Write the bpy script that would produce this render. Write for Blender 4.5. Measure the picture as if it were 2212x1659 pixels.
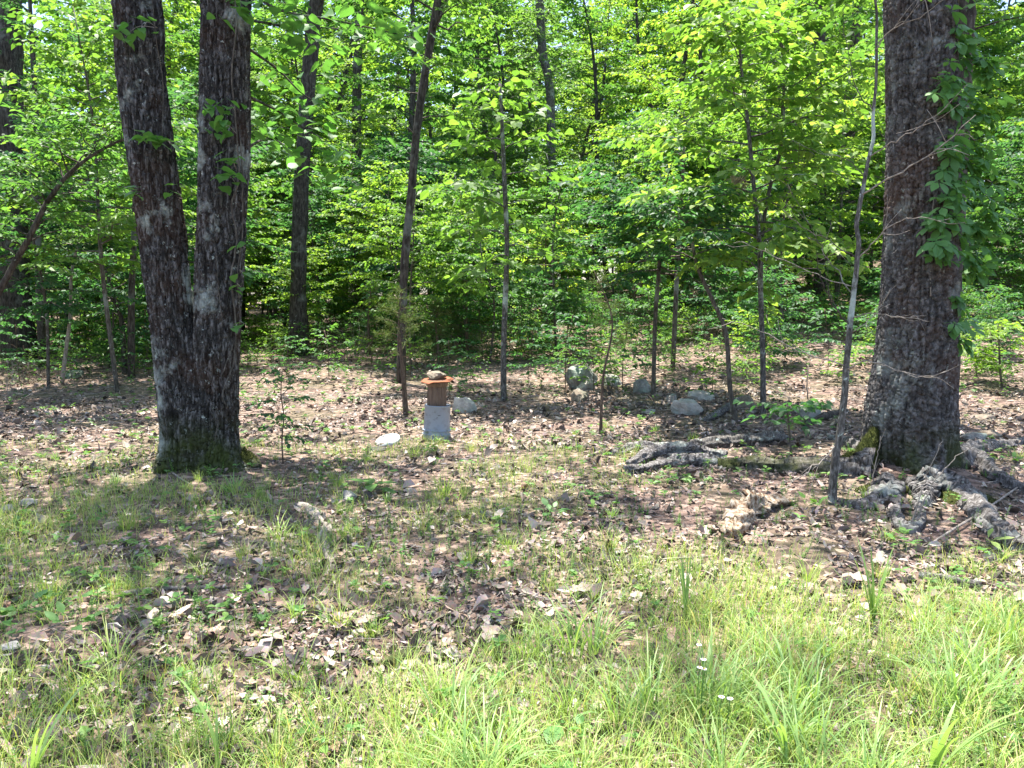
import bpy, math
import numpy as np

# ------------------------------------------------------------------ camera, sky, sun, exposure
scene = bpy.context.scene
for o in list(bpy.data.objects):
    bpy.data.objects.remove(o)
COL = scene.collection
R = math.radians

FPX, CX, CY, HOR = 1671.0, 1106.0, 829.5, 640.0      # measured camera (photo at 2212 px wide)
PITCH = math.atan((CY - HOR) / FPX)
CAMH = 1.6
cam_data = bpy.data.cameras.new('camera')
cam_data.sensor_width = 36.0
cam_data.lens = 36.0 * FPX / 2212.0
cam_data.clip_start = 0.05
cam_data.clip_end = 2000.0
cam = bpy.data.objects.new('camera', cam_data)
cam.location = (0, 0, CAMH)
cam.rotation_euler = (math.pi / 2 - PITCH, 0, 0)
COL.objects.link(cam)
scene.camera = cam

SUN_ELEV, SUN_AZ = R(77), R(-20)                     # azimuth measured from +Y towards +X
world = bpy.data.worlds.new('World')
scene.world = world
world.use_nodes = True
wn = world.node_tree
sky = wn.nodes.new('ShaderNodeTexSky')
sky.sky_type = 'NISHITA'
sky.sun_disc = False
sky.sun_elevation = SUN_ELEV
sky.sun_rotation = SUN_AZ
sky.air_density = 1.0
sky.dust_density = 2.0
wn.links.new(sky.outputs[0], wn.nodes['Background'].inputs[0])
wn.nodes['Background'].inputs[1].default_value = 0.12

sun_data = bpy.data.lights.new('sun', 'SUN')
sun_data.energy = 5.0
sun_data.angle = R(0.53)
sun_data.color = (1.0, 0.95, 0.86)
sun = bpy.data.objects.new('sun', sun_data)
sdir = np.array([math.sin(SUN_AZ) * math.cos(SUN_ELEV), math.cos(SUN_AZ) * math.cos(SUN_ELEV), math.sin(SUN_ELEV)])
sun.rotation_euler = (math.pi / 2 - SUN_ELEV, 0, math.pi - SUN_AZ)
sun.location = tuple(sdir * 60)
COL.objects.link(sun)

scene.view_settings.view_transform = 'Standard'
scene.view_settings.look = 'None'
scene.view_settings.gamma = 1.0
scene.view_settings.exposure = 1.75
scene.cycles.max_bounces = 8
scene.cycles.diffuse_bounces = 4
scene.cycles.transmission_bounces = 4
scene.cycles.glossy_bounces = 2
scene.cycles.use_denoising = True
scene.render.filter_size = 1.0

# ------------------------------------------------------------------ numeric helpers
def rng_(s):
    return np.random.default_rng(s)

def hash3(ix, iy, iz, seed):
    h = (ix.astype(np.int64) * 374761393 + iy.astype(np.int64) * 668265263 + iz.astype(np.int64) * 2147483647 + seed * 1274126177) & 0xFFFFFFFF
    h = ((h ^ (h >> 13)) * 1274126177) & 0xFFFFFFFF
    h = ((h ^ (h >> 16)) * 2246822519) & 0xFFFFFFFF
    h = h ^ (h >> 13)
    return (h & 0xFFFFFF) / float(0xFFFFFF)

def vnoise(x, y, z=None, seed=0):
    x = np.asarray(x, float); y = np.asarray(y, float)
    z = np.zeros_like(x) if z is None else np.asarray(z, float)
    ix, iy, iz = np.floor(x), np.floor(y), np.floor(z)
    fx, fy, fz = x - ix, y - iy, z - iz
    fx = fx * fx * (3 - 2 * fx); fy = fy * fy * (3 - 2 * fy); fz = fz * fz * (3 - 2 * fz)
    out = 0
    for a in (0, 1):
        for b in (0, 1):
            for c in (0, 1):
                w = (fx if a else 1 - fx) * (fy if b else 1 - fy) * (fz if c else 1 - fz)
                out = out + w * hash3(ix + a, iy + b, iz + c, seed)
    return out

def fbm(x, y, z=None, seed=0, octv=3):
    s, a, t = 0, 0.5, 0
    for k in range(octv):
        f = 2.0 ** k
        s = s + a * vnoise(x * f, y * f, None if z is None else z * f, seed + k * 17)
        t += a; a *= 0.5
    return s / t

def sstep(a, b, x):
    t = np.clip((x - a) / (b - a), 0, 1)
    return t * t * (3 - 2 * t)

def voronoi_wrap(u, v, nu, seed):
    """u in cells (wraps at nu), v in cells; returns F2-F1 and a cell random."""
    iu, iv = np.floor(u), np.floor(v)
    f1 = np.full(u.shape, 9.0); f2 = np.full(u.shape, 9.0); rid = np.zeros(u.shape)
    for du in (-1, 0, 1):
        for dv in (-1, 0, 1):
            cu, cv = iu + du, iv + dv
            wu = np.mod(cu, nu)
            z0 = np.zeros_like(cu)
            jx = hash3(wu, cv, z0, seed); jy = hash3(wu, cv, z0 + 1, seed)
            d = np.hypot(cu + 0.1 + 0.8 * jx - u, cv + 0.1 + 0.8 * jy - v)
            r = hash3(wu, cv, z0 + 2, seed)
            closer = d < f1
            f2 = np.where(closer, f1, np.minimum(f2, d))
            rid = np.where(closer, r, rid)
            f1 = np.where(closer, d, f1)
    return f2 - f1, rid

def norm(a):
    return a / np.maximum(np.linalg.norm(a, axis=-1, keepdims=True), 1e-9)

# ------------------------------------------------------------------ terrain
def Hh(x, y):
    x = np.asarray(x, float); y = np.asarray(y, float)
    r = np.maximum(y - 8.5, 0.0)
    r = r * r / (r + 5.0)
    ang = x / np.maximum(y, 4.0)
    slope = 0.012 + 0.05 * sstep(-0.35, 0.05, ang) + 0.085 * sstep(0.0, 0.5, ang)
    far = 1.0 / (1.0 + np.maximum(y - 45, 0) / 60.0)
    z = slope * r * far
    z = z + 0.07 * (fbm(x * 0.55 + 31, y * 0.55 + 7, None, 3, 2) - 0.5) + 0.025 * (fbm(x * 2.7, y * 2.7, None, 9, 2) - 0.5)
    z = z + 0.16 * np.exp(-((x - 3.45) ** 2 + (y - 6.75) ** 2) / 0.55)
    z = z + 0.09 * np.exp(-((x + 2.95) ** 2 + (y - 7.4) ** 2) / 0.5)
    return z

def ray(u, v):
    a, b = (u - CX) / FPX, -(v - CY) / FPX
    cp, sp = math.cos(PITCH), math.sin(PITCH)
    return np.array([a, cp + b * sp, -sp + b * cp])

def at(u, v, Y):
    d = ray(u, v)
    return np.array([0, 0, CAMH]) + d * (Y / d[1])

def G(u, v):
    d = ray(u, v)
    t = 0.5
    prev = t
    while t < 200:
        p = np.array([0, 0, CAMH]) + d * t
        if p[2] < Hh(p[0], p[1]):
            lo, hi = prev, t
            for _ in range(24):
                m = 0.5 * (lo + hi)
                p = np.array([0, 0, CAMH]) + d * m
                if p[2] < Hh(p[0], p[1]): hi = m
                else: lo = m
            return np.array([0, 0, CAMH]) + d * hi
        prev = t
        t *= 1.03
    return np.array([0, 0, CAMH]) + d * 60

def gz(x, y):
    return float(Hh(np.array([x]), np.array([y]))[0])

# ------------------------------------------------------------------ mesh helpers
def mk_mesh(name, V, Q=None, T=None, mat=None, smooth=True):
    V = np.asarray(V, np.float32).reshape(-1, 3)
    Q = np.zeros((0, 4), np.int32) if Q is None or len(Q) == 0 else np.asarray(Q, np.int32)
    T = np.zeros((0, 3), np.int32) if T is None or len(T) == 0 else np.asarray(T, np.int32)
    me = bpy.data.meshes.new(name)
    me.vertices.add(len(V)); me.vertices.foreach_set('co', V.ravel())
    loops = np.concatenate([Q.ravel(), T.ravel()]).astype(np.int32)
    me.loops.add(len(loops)); me.loops.foreach_set('vertex_index', loops)
    nq, nt = len(Q), len(T)
    starts = np.concatenate([np.arange(nq) * 4, nq * 4 + np.arange(nt) * 3]).astype(np.int32)
    me.polygons.add(nq + nt); me.polygons.foreach_set('loop_start', starts)
    me.polygons.foreach_set('use_smooth', np.full(nq + nt, smooth, dtype=bool))
    if mat is not None:
        me.materials.append(mat)
    me.update(calc_edges=True)
    return me

class MB:
    def __init__(s):
        s.V, s.Q, s.T, s.n = [], [], [], 0
    def add(s, V, Q=None, T=None):
        V = np.asarray(V, float).reshape(-1, 3)
        if len(V) == 0: return s
        s.V.append(V)
        if Q is not None and len(Q): s.Q.append(np.asarray(Q) + s.n)
        if T is not None and len(T): s.T.append(np.asarray(T) + s.n)
        s.n += len(V)
        return s
    def mesh(s, name, mat, smooth=True):
        V = np.concatenate(s.V) if s.V else np.zeros((0, 3))
        return mk_mesh(name, V, np.concatenate(s.Q) if s.Q else None, np.concatenate(s.T) if s.T else None, mat, smooth)
    def build(s, name, mat, parent=None, smooth=True, kind=None):
        return obj(name, s.mesh(name, mat, smooth), parent, kind)

def obj(name, me, parent=None, kind=None, loc=None, rot=None, scale=None):
    o = bpy.data.objects.new(name, me)
    COL.objects.link(o)
    if parent is not None: o.parent = parent
    if kind: o['kind'] = kind
    if loc is not None: o.location = tuple(loc)
    if rot is not None: o.rotation_euler = tuple(rot)
    if scale is not None: o.scale = (scale,) * 3 if np.isscalar(scale) else tuple(scale)
    return o

def tag(o, label, cat, group=None):
    o['label'] = label; o['category'] = cat
    if group: o['group'] = group
    return o

def thing(name, label, cat, loc=(0, 0, 0), rotz=0.0, group=None):
    o = bpy.data.objects.new(name, None)
    o.empty_display_size = 0.1
    COL.objects.link(o)
    o.location = tuple(loc); o.rotation_euler = (0, 0, rotz)
    return tag(o, label, cat, group)

def copy_tree(src, loc, rotz, scale=1.0, label=None, group=None):
    r = src.copy(); COL.objects.link(r)
    r.location = tuple(loc); r.rotation_euler = (0, 0, rotz); r.scale = (scale,) * 3
    if label: r['label'] = label
    if group: r['group'] = group
    for ch in src.children:
        c = ch.copy(); COL.objects.link(c); c.parent = r
        for g in ch.children:
            d = g.copy(); COL.objects.link(d); d.parent = c
    return r

def catmull(P, n):
    P = np.asarray(P, float)
    if len(P) == 2:
        t = np.linspace(0, 1, n)[:, None]
        return P[0] * (1 - t) + P[1] * t
    E = np.vstack([2 * P[0] - P[1], P, 2 * P[-1] - P[-2]])
    u = np.linspace(0, len(P) - 1 - 1e-6, n)
    i = u.astype(int); f = (u - i)[:, None]
    a, b, c, d = E[i], E[i + 1], E[i + 2], E[i + 3]
    return 0.5 * (2 * b + (c - a) * f + (2 * a - 5 * b + 4 * c - d) * f ** 2 + (3 * b - a - 3 * c + d) * f ** 3)

def interp_along(vals, n):
    return np.interp(np.linspace(0, 1, n), np.linspace(0, 1, len(vals)), vals)

def frames(P):
    T = norm(np.gradient(P, axis=0))
    avg = np.abs(T).mean(0)
    ref = np.zeros(3); ref[int(np.argmin(avg))] = 1
    S = norm(np.cross(np.broadcast_to(ref, T.shape), T))
    U = np.cross(T, S)
    return T, S, U

def tube(P, rad, segs=6, disp=None, cap=True):
    """P (n,3), rad (n,), disp(theta[n,m], idx) optional radial offset (n,m)."""
    P = np.asarray(P, float); n = len(P)
    rad = np.broadcast_to(np.asarray(rad, float), (n,))
    T, S, U = frames(P)
    th = np.linspace(0, 2 * math.pi, segs, endpoint=False)
    r = rad[:, None] + (0 if disp is None else disp)
    V = P[:, None, :] + r[..., None] * (np.cos(th)[None, :, None] * S[:, None, :] + np.sin(th)[None, :, None] * U[:, None, :])
    i = np.arange(n - 1)[:, None] * segs; j = np.arange(segs)[None, :]; j2 = (j + 1) % segs
    Q = np.stack([i + j, i + j2, i + segs + j2, i + segs + j], -1).reshape(-1, 4)
    V = V.reshape(-1, 3); Tr = None
    if cap:
        k = len(V)
        V = np.vstack([V, P[0], P[-1]])
        jj = np.arange(segs); jn = (jj + 1) % segs
        b = (n - 1) * segs
        Tr = np.vstack([np.stack([np.full(segs, k), jn, jj], -1), np.stack([np.full(segs, k + 1), b + jj, b + jn], -1)])
    return V, Q, Tr

def leaves(P, D, N, L, W, fold=0.18, curl=0.15):
    """vectorised folded six-point leaves; two quads each."""
    P, D, N = np.asarray(P, float), norm(np.asarray(D, float)), np.asarray(N, float)
    n = len(P)
    S = norm(np.cross(N, D)); N = np.cross(D, S)
    L = np.broadcast_to(np.asarray(L, float), (n,))[:, None]; W = np.broadcast_to(np.asarray(W, float), (n,))[:, None]
    fold = np.broadcast_to(np.asarray(fold, float), (n,))[:, None]; curl = np.broadcast_to(np.asarray(curl, float), (n,))[:, None]
    l1 = P + D * L * .28 + S * W * .5 + N * W * fold
    l2 = P + D * L * .66 + S * W * .42 + N * (W * fold - L * curl * .35)
    tip = P + D * L - N * L * curl
    r2 = P + D * L * .66 - S * W * .42 + N * (W * fold - L * curl * .35)
    r1 = P + D * L * .28 - S * W * .5 + N * W * fold
    V = np.stack([P, l1, l2, tip, r2, r1], 1).reshape(-1, 3)
    b = (np.arange(n) * 6)[:, None]
    Q = np.concatenate([b + np.array([0, 5, 4, 3]), b + np.array([0, 3, 2, 1])])
    return V, Q

def blades(P, az, L, W, lean, curl, nl=3):
    """grass blades: nl segments, tapered, bending over."""
    n = len(P)
    s = np.linspace(0, 1, nl + 1)
    az, L, W, lean, curl = [np.broadcast_to(np.asarray(a, float), (n,)) for a in (az, L, W, lean, curl)]
    ph = lean[:, None] + curl[:, None] * s[None, :] ** 1.3
    ds = L[:, None] / nl
    mid = 0.5 * (ph[:, 1:] + ph[:, :-1])
    hx = np.concatenate([np.zeros((n, 1)), np.cumsum(np.sin(mid) * ds, 1)], 1)
    hz = np.concatenate([np.zeros((n, 1)), np.cumsum(np.cos(mid) * ds, 1)], 1)
    C = P[:, None, :] + np.stack([hx * np.cos(az)[:, None], hx * np.sin(az)[:, None], hz], -1)
    side = np.stack([-np.sin(az), np.cos(az), np.zeros(n)], -1)
    w = W[:, None] * 0.5 * np.array([0.75] + [1.0 - 0.75 * (k / nl) ** 2 for k in range(1, nl)])[None, :]
    A = C[:, :nl] + side[:, None] * w[..., None]; B = C[:, :nl] - side[:, None] * w[..., None]
    # shallow V: raise edges
    V = np.concatenate([np.stack([A, B], 2).reshape(n, nl * 2, 3), C[:, nl:]], 1)
    k = nl * 2 + 1
    b = (np.arange(n) * k)[:, None]
    Q = np.concatenate([b + np.array([2 * i, 2 * i + 1, 2 * i + 3, 2 * i + 2]) for i in range(nl - 1)]) if nl > 1 else None
    T = b + np.array([2 * nl - 2, 2 * nl - 1, 2 * nl])
    return V.reshape(-1, 3), Q, T

# ------------------------------------------------------------------ materials
def nodes_mat(name):
    m = bpy.data.materials.new(name); m.use_nodes = True
    nt = m.node_tree
    return m, nt, nt.nodes, nt.links

def ramp(nodes, stops, interp='LINEAR'):
    r = nodes.new('ShaderNodeValToRGB'); cr = r.color_ramp
    cr.interpolation = interp
    while len(cr.elements) < len(stops): cr.elements.new(0.5)
    for e, (p, c) in zip(cr.elements, stops):
        e.position = p; e.color = (*c, 1)
    return r

def leaf_mat(name, stops, trans_gain=2.2, trans=0.45, gloss=0.35):
    """stops: front colours along a per-leaf random; the back-lit colour is the same hue, yellower."""
    m, nt, N, L = nodes_mat(name)
    N.remove(N['Principled BSDF'])
    geo = N.new('ShaderNodeNewGeometry'); oi = N.new('ShaderNodeObjectInfo')
    add = N.new('ShaderNodeMath'); add.operation = 'MULTIPLY_ADD'
    add.inputs[1].default_value = 0.75
    sc = N.new('ShaderNodeMath'); sc.operation = 'MULTIPLY'; sc.inputs[1].default_value = 0.25
    L.new(oi.outputs['Random'], sc.inputs[0])
    L.new(geo.outputs['Random Per Island'], add.inputs[0]); L.new(sc.outputs[0], add.inputs[2])
    r = ramp(N, stops); L.new(add.outputs[0], r.inputs[0])
    p = N.new('ShaderNodeBsdfPrincipled')
    L.new(r.outputs[0], p.inputs['Base Color'])
    p.inputs['Roughness'].default_value = 0.5
    p.inputs['Specular IOR Level'].default_value = gloss
    t = N.new('ShaderNodeBsdfTranslucent')
    mul = N.new('ShaderNodeMix'); mul.data_type = 'RGBA'; mul.blend_type = 'MULTIPLY'
    mul.inputs['Factor'].default_value = 1.0
    mul.inputs[7].default_value = (1.08 * trans_gain, 1.08 * trans_gain, 0.5 * trans_gain, 1)
    L.new(r.outputs[0], mul.inputs[6]); L.new(mul.outputs[2], t.inputs[0])
    mx = N.new('ShaderNodeMixShader'); mx.inputs[0].default_value = trans
    L.new(p.outputs[0], mx.inputs[1]); L.new(t.outputs[0], mx.inputs[2])
    L.new(mx.outputs[0], N['Material Output'].inputs[0])
    return m

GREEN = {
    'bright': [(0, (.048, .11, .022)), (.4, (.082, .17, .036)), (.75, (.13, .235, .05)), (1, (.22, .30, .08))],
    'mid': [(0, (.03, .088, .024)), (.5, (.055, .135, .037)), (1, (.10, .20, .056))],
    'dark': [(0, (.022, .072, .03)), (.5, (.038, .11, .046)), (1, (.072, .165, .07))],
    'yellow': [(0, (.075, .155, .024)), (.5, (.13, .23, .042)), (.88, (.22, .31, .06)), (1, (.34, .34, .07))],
    'far': [(0, (.048, .105, .038)), (.5, (.088, .165, .058)), (1, (.16, .24, .095))],
}
LM = {k: leaf_mat('foliage_' + k, v) for k, v in GREEN.items()}
M_CREEPER = leaf_mat('creeper_leaf', [(0, (.07, .175, .05)), (.6, (.105, .24, .07)), (1, (.16, .31, .085))], 1.8, .35, .4)
M_GRAPE = leaf_mat('vine_leaf', [(0, (.05, .14, .04)), (.6, (.08, .20, .05)), (1, (.14, .28, .06))], 1.9, .4, .5)
M_GRASS = leaf_mat('grass_blade', [(0, (.15, .25, .06)), (.45, (.25, .37, .10)), (.74, (.36, .46, .14)), (.86, (.46, .40, .20)), (1, (.55, .48, .30))], 1.5, .35, .3)
M_SEDGE = leaf_mat('broad_grass_blade', [(0, (.14, .25, .08)), (.6, (.23, .36, .12)), (1, (.34, .45, .15))], 1.5, .35, .5)
M_HERB = leaf_mat('herb_leaf', [(0, (.06, .16, .045)), (.5, (.10, .22, .06)), (1, (.18, .30, .07))], 1.6, .35, .35)
M_CEDAR = leaf_mat('cedar_needle', [(0, (.06, .11, .03)), (.5, (.10, .16, .045)), (1, (.17, .20, .07))], 1.3, .25, .2)

def litter_mat(name):
    m, nt, N, L = nodes_mat(name)
    p = N['Principled BSDF']
    geo = N.new('ShaderNodeNewGeometry')
    r = ramp(N, [(0, (.04, .032, .027)), (.25, (.105, .08, .065)), (.48, (.19, .148, .122)), (.68, (.28, .222, .188)),
                 (.85, (.41, .34, .295)), (.94, (.22, .12, .07)), (1, (.58, .50, .44))])
    L.new(geo.outputs['Random Per Island'], r.inputs[0])
    tc = N.new('ShaderNodeTexCoord'); nz = N.new('ShaderNodeTexNoise'); nz.inputs['Scale'].default_value = 60
    L.new(tc.outputs['Object'], nz.inputs['Vector'])
    mx = N.new('ShaderNodeMix'); mx.data_type = 'RGBA'; mx.blend_type = 'OVERLAY'; mx.inputs['Factor'].default_value = .5
    L.new(r.outputs[0], mx.inputs[6]); L.new(nz.outputs['Color'], mx.inputs[7])
    hs = N.new('ShaderNodeHueSaturation'); hs.inputs['Saturation'].default_value = .9
    L.new(mx.outputs[2], hs.inputs['Color'])
    L.new(hs.outputs[0], p.inputs['Base Color'])
    p.inputs['Roughness'].default_value = .65
    p.inputs['Specular IOR Level'].default_value = .35
    return m
M_LITTER = litter_mat('dead_leaf')

def ground_mat():
    m, nt, N, L = nodes_mat('forest_soil')
    p = N['Principled BSDF']
    tc = N.new('ShaderNodeTexCoord')
    vo = N.new('ShaderNodeTexVoronoi'); vo.inputs['Scale'].default_value = 17; vo.inputs['Randomness'].default_value = 1
    L.new(tc.outputs['Object'], vo.inputs['Vector'])
    sep = N.new('ShaderNodeSeparateColor'); L.new(vo.outputs['Color'], sep.inputs[0])
    r = ramp(N, [(0, (.04, .026, .02)), (.3, (.10, .063, .048)), (.6, (.17, .11, .088)), (.85, (.26, .18, .145)), (1, (.36, .26, .21))])
    L.new(sep.outputs[0], r.inputs[0])
    n2 = N.new('ShaderNodeTexNoise'); n2.inputs['Scale'].default_value = 1.3; n2.inputs['Detail'].default_value = 6
    L.new(tc.outputs['Object'], n2.inputs['Vector'])
    r2 = ramp(N, [(.45, (0, 0, 0)), (.62, (1, 1, 1))])
    L.new(n2.outputs['Fac'], r2.inputs[0])
    mx = N.new('ShaderNodeMix'); mx.data_type = 'RGBA'
    fm = N.new('ShaderNodeMath'); fm.operation = 'MULTIPLY'; fm.inputs[1].default_value = .35
    L.new(r2.outputs[0], fm.inputs[0]); L.new(fm.outputs[0], mx.inputs['Factor'])
    L.new(r.outputs[0], mx.inputs[6]); mx.inputs[7].default_value = (.09, .10, .035, 1)
    L.new(mx.outputs[2], p.inputs['Base Color'])
    p.inputs['Roughness'].default_value = .95
    n3 = N.new('ShaderNodeTexNoise'); n3.inputs['Scale'].default_value = 40; n3.inputs['Detail'].default_value = 5
    L.new(tc.outputs['Object'], n3.inputs['Vector'])
    bp = N.new('ShaderNodeBump'); bp.inputs['Strength'].default_value = .9; bp.inputs['Distance'].default_value = .03
    L.new(n3.outputs['Fac'], bp.inputs['Height']); L.new(bp.outputs[0], p.inputs['Normal'])
    return m

def bark_mat(name, cols, lichen=.0, moss=0., rust=0., vscale=6.0, bump=.5, lichen_col=(.42, .46, .42), stretch=.25, moss_top=0.5):
    """grey brown bark; lichen, moss (low down) and rust-brown algae patches have shapes of their own."""
    m, nt, N, L = nodes_mat(name)
    p = N['Principled BSDF']
    tc = N.new('ShaderNodeTexCoord'); mp = N.new('ShaderNodeMapping')
    mp.inputs['Scale'].default_value = (1, 1, stretch)
    L.new(tc.outputs['Object'], mp.inputs[0])
    n1 = N.new('ShaderNodeTexNoise'); n1.inputs['Scale'].default_value = vscale * 5; n1.inputs['Detail'].default_value = 6; n1.inputs['Roughness'].default_value = .7
    L.new(mp.outputs[0], n1.inputs['Vector'])
    r = ramp(N, [(.36, cols[0]), (.5, cols[1]), (.66, cols[2])])
    L.new(n1.outputs['Fac'], r.inputs[0])
    cur = r.outputs[0]
    def patch(scale, lo, hi, colour, amount, seedoff, fine=None, zmask=None):
        nonlocal cur
        mp2 = N.new('ShaderNodeMapping'); mp2.inputs['Location'].default_value = seedoff
        L.new(tc.outputs['Object'], mp2.inputs[0])
        n = N.new('ShaderNodeTexNoise'); n.inputs['Scale'].default_value = scale; n.inputs['Detail'].default_value = 8; n.inputs['Roughness'].default_value = .65
        L.new(mp2.outputs[0], n.inputs['Vector'])
        rr = ramp(N, [(lo, (0, 0, 0)), (hi, (1, 1, 1))]); L.new(n.outputs['Fac'], rr.inputs[0])
        fac = N.new('ShaderNodeMath'); fac.operation = 'MULTIPLY'; fac.inputs[1].default_value = amount
        L.new(rr.outputs[0], fac.inputs[0]); f = fac.outputs[0]
        if zmask:
            sx = N.new('ShaderNodeSeparateXYZ'); L.new(tc.outputs['Object'], sx.inputs[0])
            mr = N.new('ShaderNodeMapRange'); mr.inputs[1].default_value = zmask[0]; mr.inputs[2].default_value = zmask[1]
            mr.inputs[3].default_value = 1; mr.inputs[4].default_value = 0
            L.new(sx.outputs[2], mr.inputs[0])
            m2 = N.new('ShaderNodeMath'); m2.operation = 'MULTIPLY'; L.new(f, m2.inputs[0]); L.new(mr.outputs[0], m2.inputs[1]); f = m2.outputs[0]
        mx = N.new('ShaderNodeMix'); mx.data_type = 'RGBA'; L.new(f, mx.inputs['Factor'])
        L.new(cur, mx.inputs[6]); mx.inputs[7].default_value = (*colour, 1)
        cur = mx.outputs[2]
    if rust: patch(1.6, .5, .62, (.11, .048, .022), rust, (5, 1, 2))
    if lichen:
        patch(2.2, .56, .66, lichen_col, lichen, (1, 7, 3))
        patch(16, .62, .68, tuple(min(1, c * 1.25) for c in lichen_col), lichen, (9, 2, 4))
    if moss: patch(2.6, .36, .55, (.045, .058, .012), moss, (3, 3, 8), zmask=(moss_top * .35, moss_top))
    L.new(cur, p.inputs['Base Color'])
    p.inputs['Roughness'].default_value = .9
    p.inputs['Specular IOR Level'].default_value = .2
    bp = N.new('ShaderNodeBump'); bp.inputs['Strength'].default_value = min(1, bump * 1.5); bp.inputs['Distance'].default_value = .02
    L.new(n1.outputs['Fac'], bp.inputs['Height']); L.new(bp.outputs[0], p.inputs['Normal'])
    return m

M_OAK_L = bark_mat('oak_bark_dark', [(.012, .010, .009), (.042, .038, .035), (.21, .20, .195)], lichen=.8, moss=.9, rust=.22, moss_top=.5)  # pale tone paints flecks for light catching on the plate tops
M_OAK_R = bark_mat('oak_bark_grey', [(.03, .026, .024), (.085, .078, .076), (.21, .198, .196)], lichen=.4, moss=.75, rust=.35, vscale=4, stretch=.85, moss_top=.4)
M_TRUNK = bark_mat('woodland_bark', [(.022, .018, .015), (.06, .05, .044), (.13, .115, .10)], lichen=.25, vscale=5)
M_TRUNK2 = bark_mat('sapling_bark', [(.04, .034, .028), (.10, .085, .07), (.19, .17, .145)], lichen=.4, vscale=8)
M_LICHEN = bark_mat('lichened_bark', [(.035, .032, .029), (.10, .092, .085), (.27, .255, .245)], lichen=.9, vscale=12, lichen_col=(.45, .52, .48))
M_GREYTWIG = bark_mat('dead_twig', [(.16, .135, .11), (.30, .26, .225), (.45, .40, .36)], vscale=10)
M_BROWNTWIG = bark_mat('brown_twig', [(.05, .035, .025), (.11, .08, .06), (.20, .15, .115)], vscale=10)
M_ROOT = bark_mat('root_bark', [(.035, .031, .028), (.11, .10, .096), (.29, .275, .27)], lichen=.5, moss=0, vscale=7, bump=.8)
M_LOG = bark_mat('weathered_log', [(.035, .031, .029), (.13, .12, .115), (.36, .34, .335)], lichen=.7, vscale=9, bump=.9, stretch=1, lichen_col=(.36, .42, .37))
M_LOGMOSS = bark_mat('mossy_log', [(.05, .042, .036), (.12, .105, .09), (.24, .22, .20)], lichen=.4, moss=.9, vscale=7, bump=.8, stretch=1, moss_top=2.5)
M_ROT = bark_mat('rotten_wood', [(.12, .05, .02), (.32, .25, .18), (.58, .52, .45)], vscale=6, bump=1.0, stretch=1)
M_MOSS = bark_mat('moss_cushion', [(.022, .03, .008), (.05, .062, .012), (.10, .105, .022)], vscale=14, bump=1., stretch=1)

def rock_mat(name, cols, lich):
    m, nt, N, L = nodes_mat(name)
    p = N['Principled BSDF']
    tc = N.new('ShaderNodeTexCoord')
    n1 = N.new('ShaderNodeTexNoise'); n1.inputs['Scale'].default_value = 9; n1.inputs['Detail'].default_value = 9; n1.inputs['Roughness'].default_value = .7
    L.new(tc.outputs['Object'], n1.inputs['Vector'])
    r = ramp(N, [(.3, cols[0]), (.52, cols[1]), (.72, cols[2])]); L.new(n1.outputs['Fac'], r.inputs[0])
    n2 = N.new('ShaderNodeTexNoise'); n2.inputs['Scale'].default_value = 5; n2.inputs['Detail'].default_value = 7
    mp = N.new('ShaderNodeMapping'); mp.inputs['Location'].default_value = (4, 2, 9); L.new(tc.outputs['Object'], mp.inputs[0]); L.new(mp.outputs[0], n2.inputs['Vector'])
    r2 = ramp(N, [(.48, (0, 0, 0)), (.58, (1, 1, 1))]); L.new(n2.outputs['Fac'], r2.inputs[0])
    fm = N.new('ShaderNodeMath'); fm.operation = 'MULTIPLY'; fm.inputs[1].default_value = .75; L.new(r2.outputs[0], fm.inputs[0])
    mx = N.new('ShaderNodeMix'); mx.data_type = 'RGBA'; L.new(fm.outputs[0], mx.inputs['Factor'])
    L.new(r.outputs[0], mx.inputs[6]); mx.inputs[7].default_value = (*lich, 1)
    L.new(mx.outputs[2], p.inputs['Base Color']); p.inputs['Roughness'].default_value = .9
    bp = N.new('ShaderNodeBump'); bp.inputs['Strength'].default_value = .7; bp.inputs['Distance'].default_value = .02
    L.new(n1.outputs['Fac'], bp.inputs['Height']); L.new(bp.outputs[0], p.inputs['Normal'])
    return m
M_ROCK = rock_mat('lichened_rock', [(.10, .095, .085), (.24, .225, .21), (.42, .40, .37)], (.24, .30, .25))
M_ROCKPALE = rock_mat('pale_rock', [(.24, .22, .19), (.42, .38, .34), (.60, .56, .52)], (.30, .33, .29))
M_ROCKBROWN = rock_mat('brown_rock', [(.10, .075, .055), (.20, .16, .12), (.30, .25, .20)], (.13, .13, .09))

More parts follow.
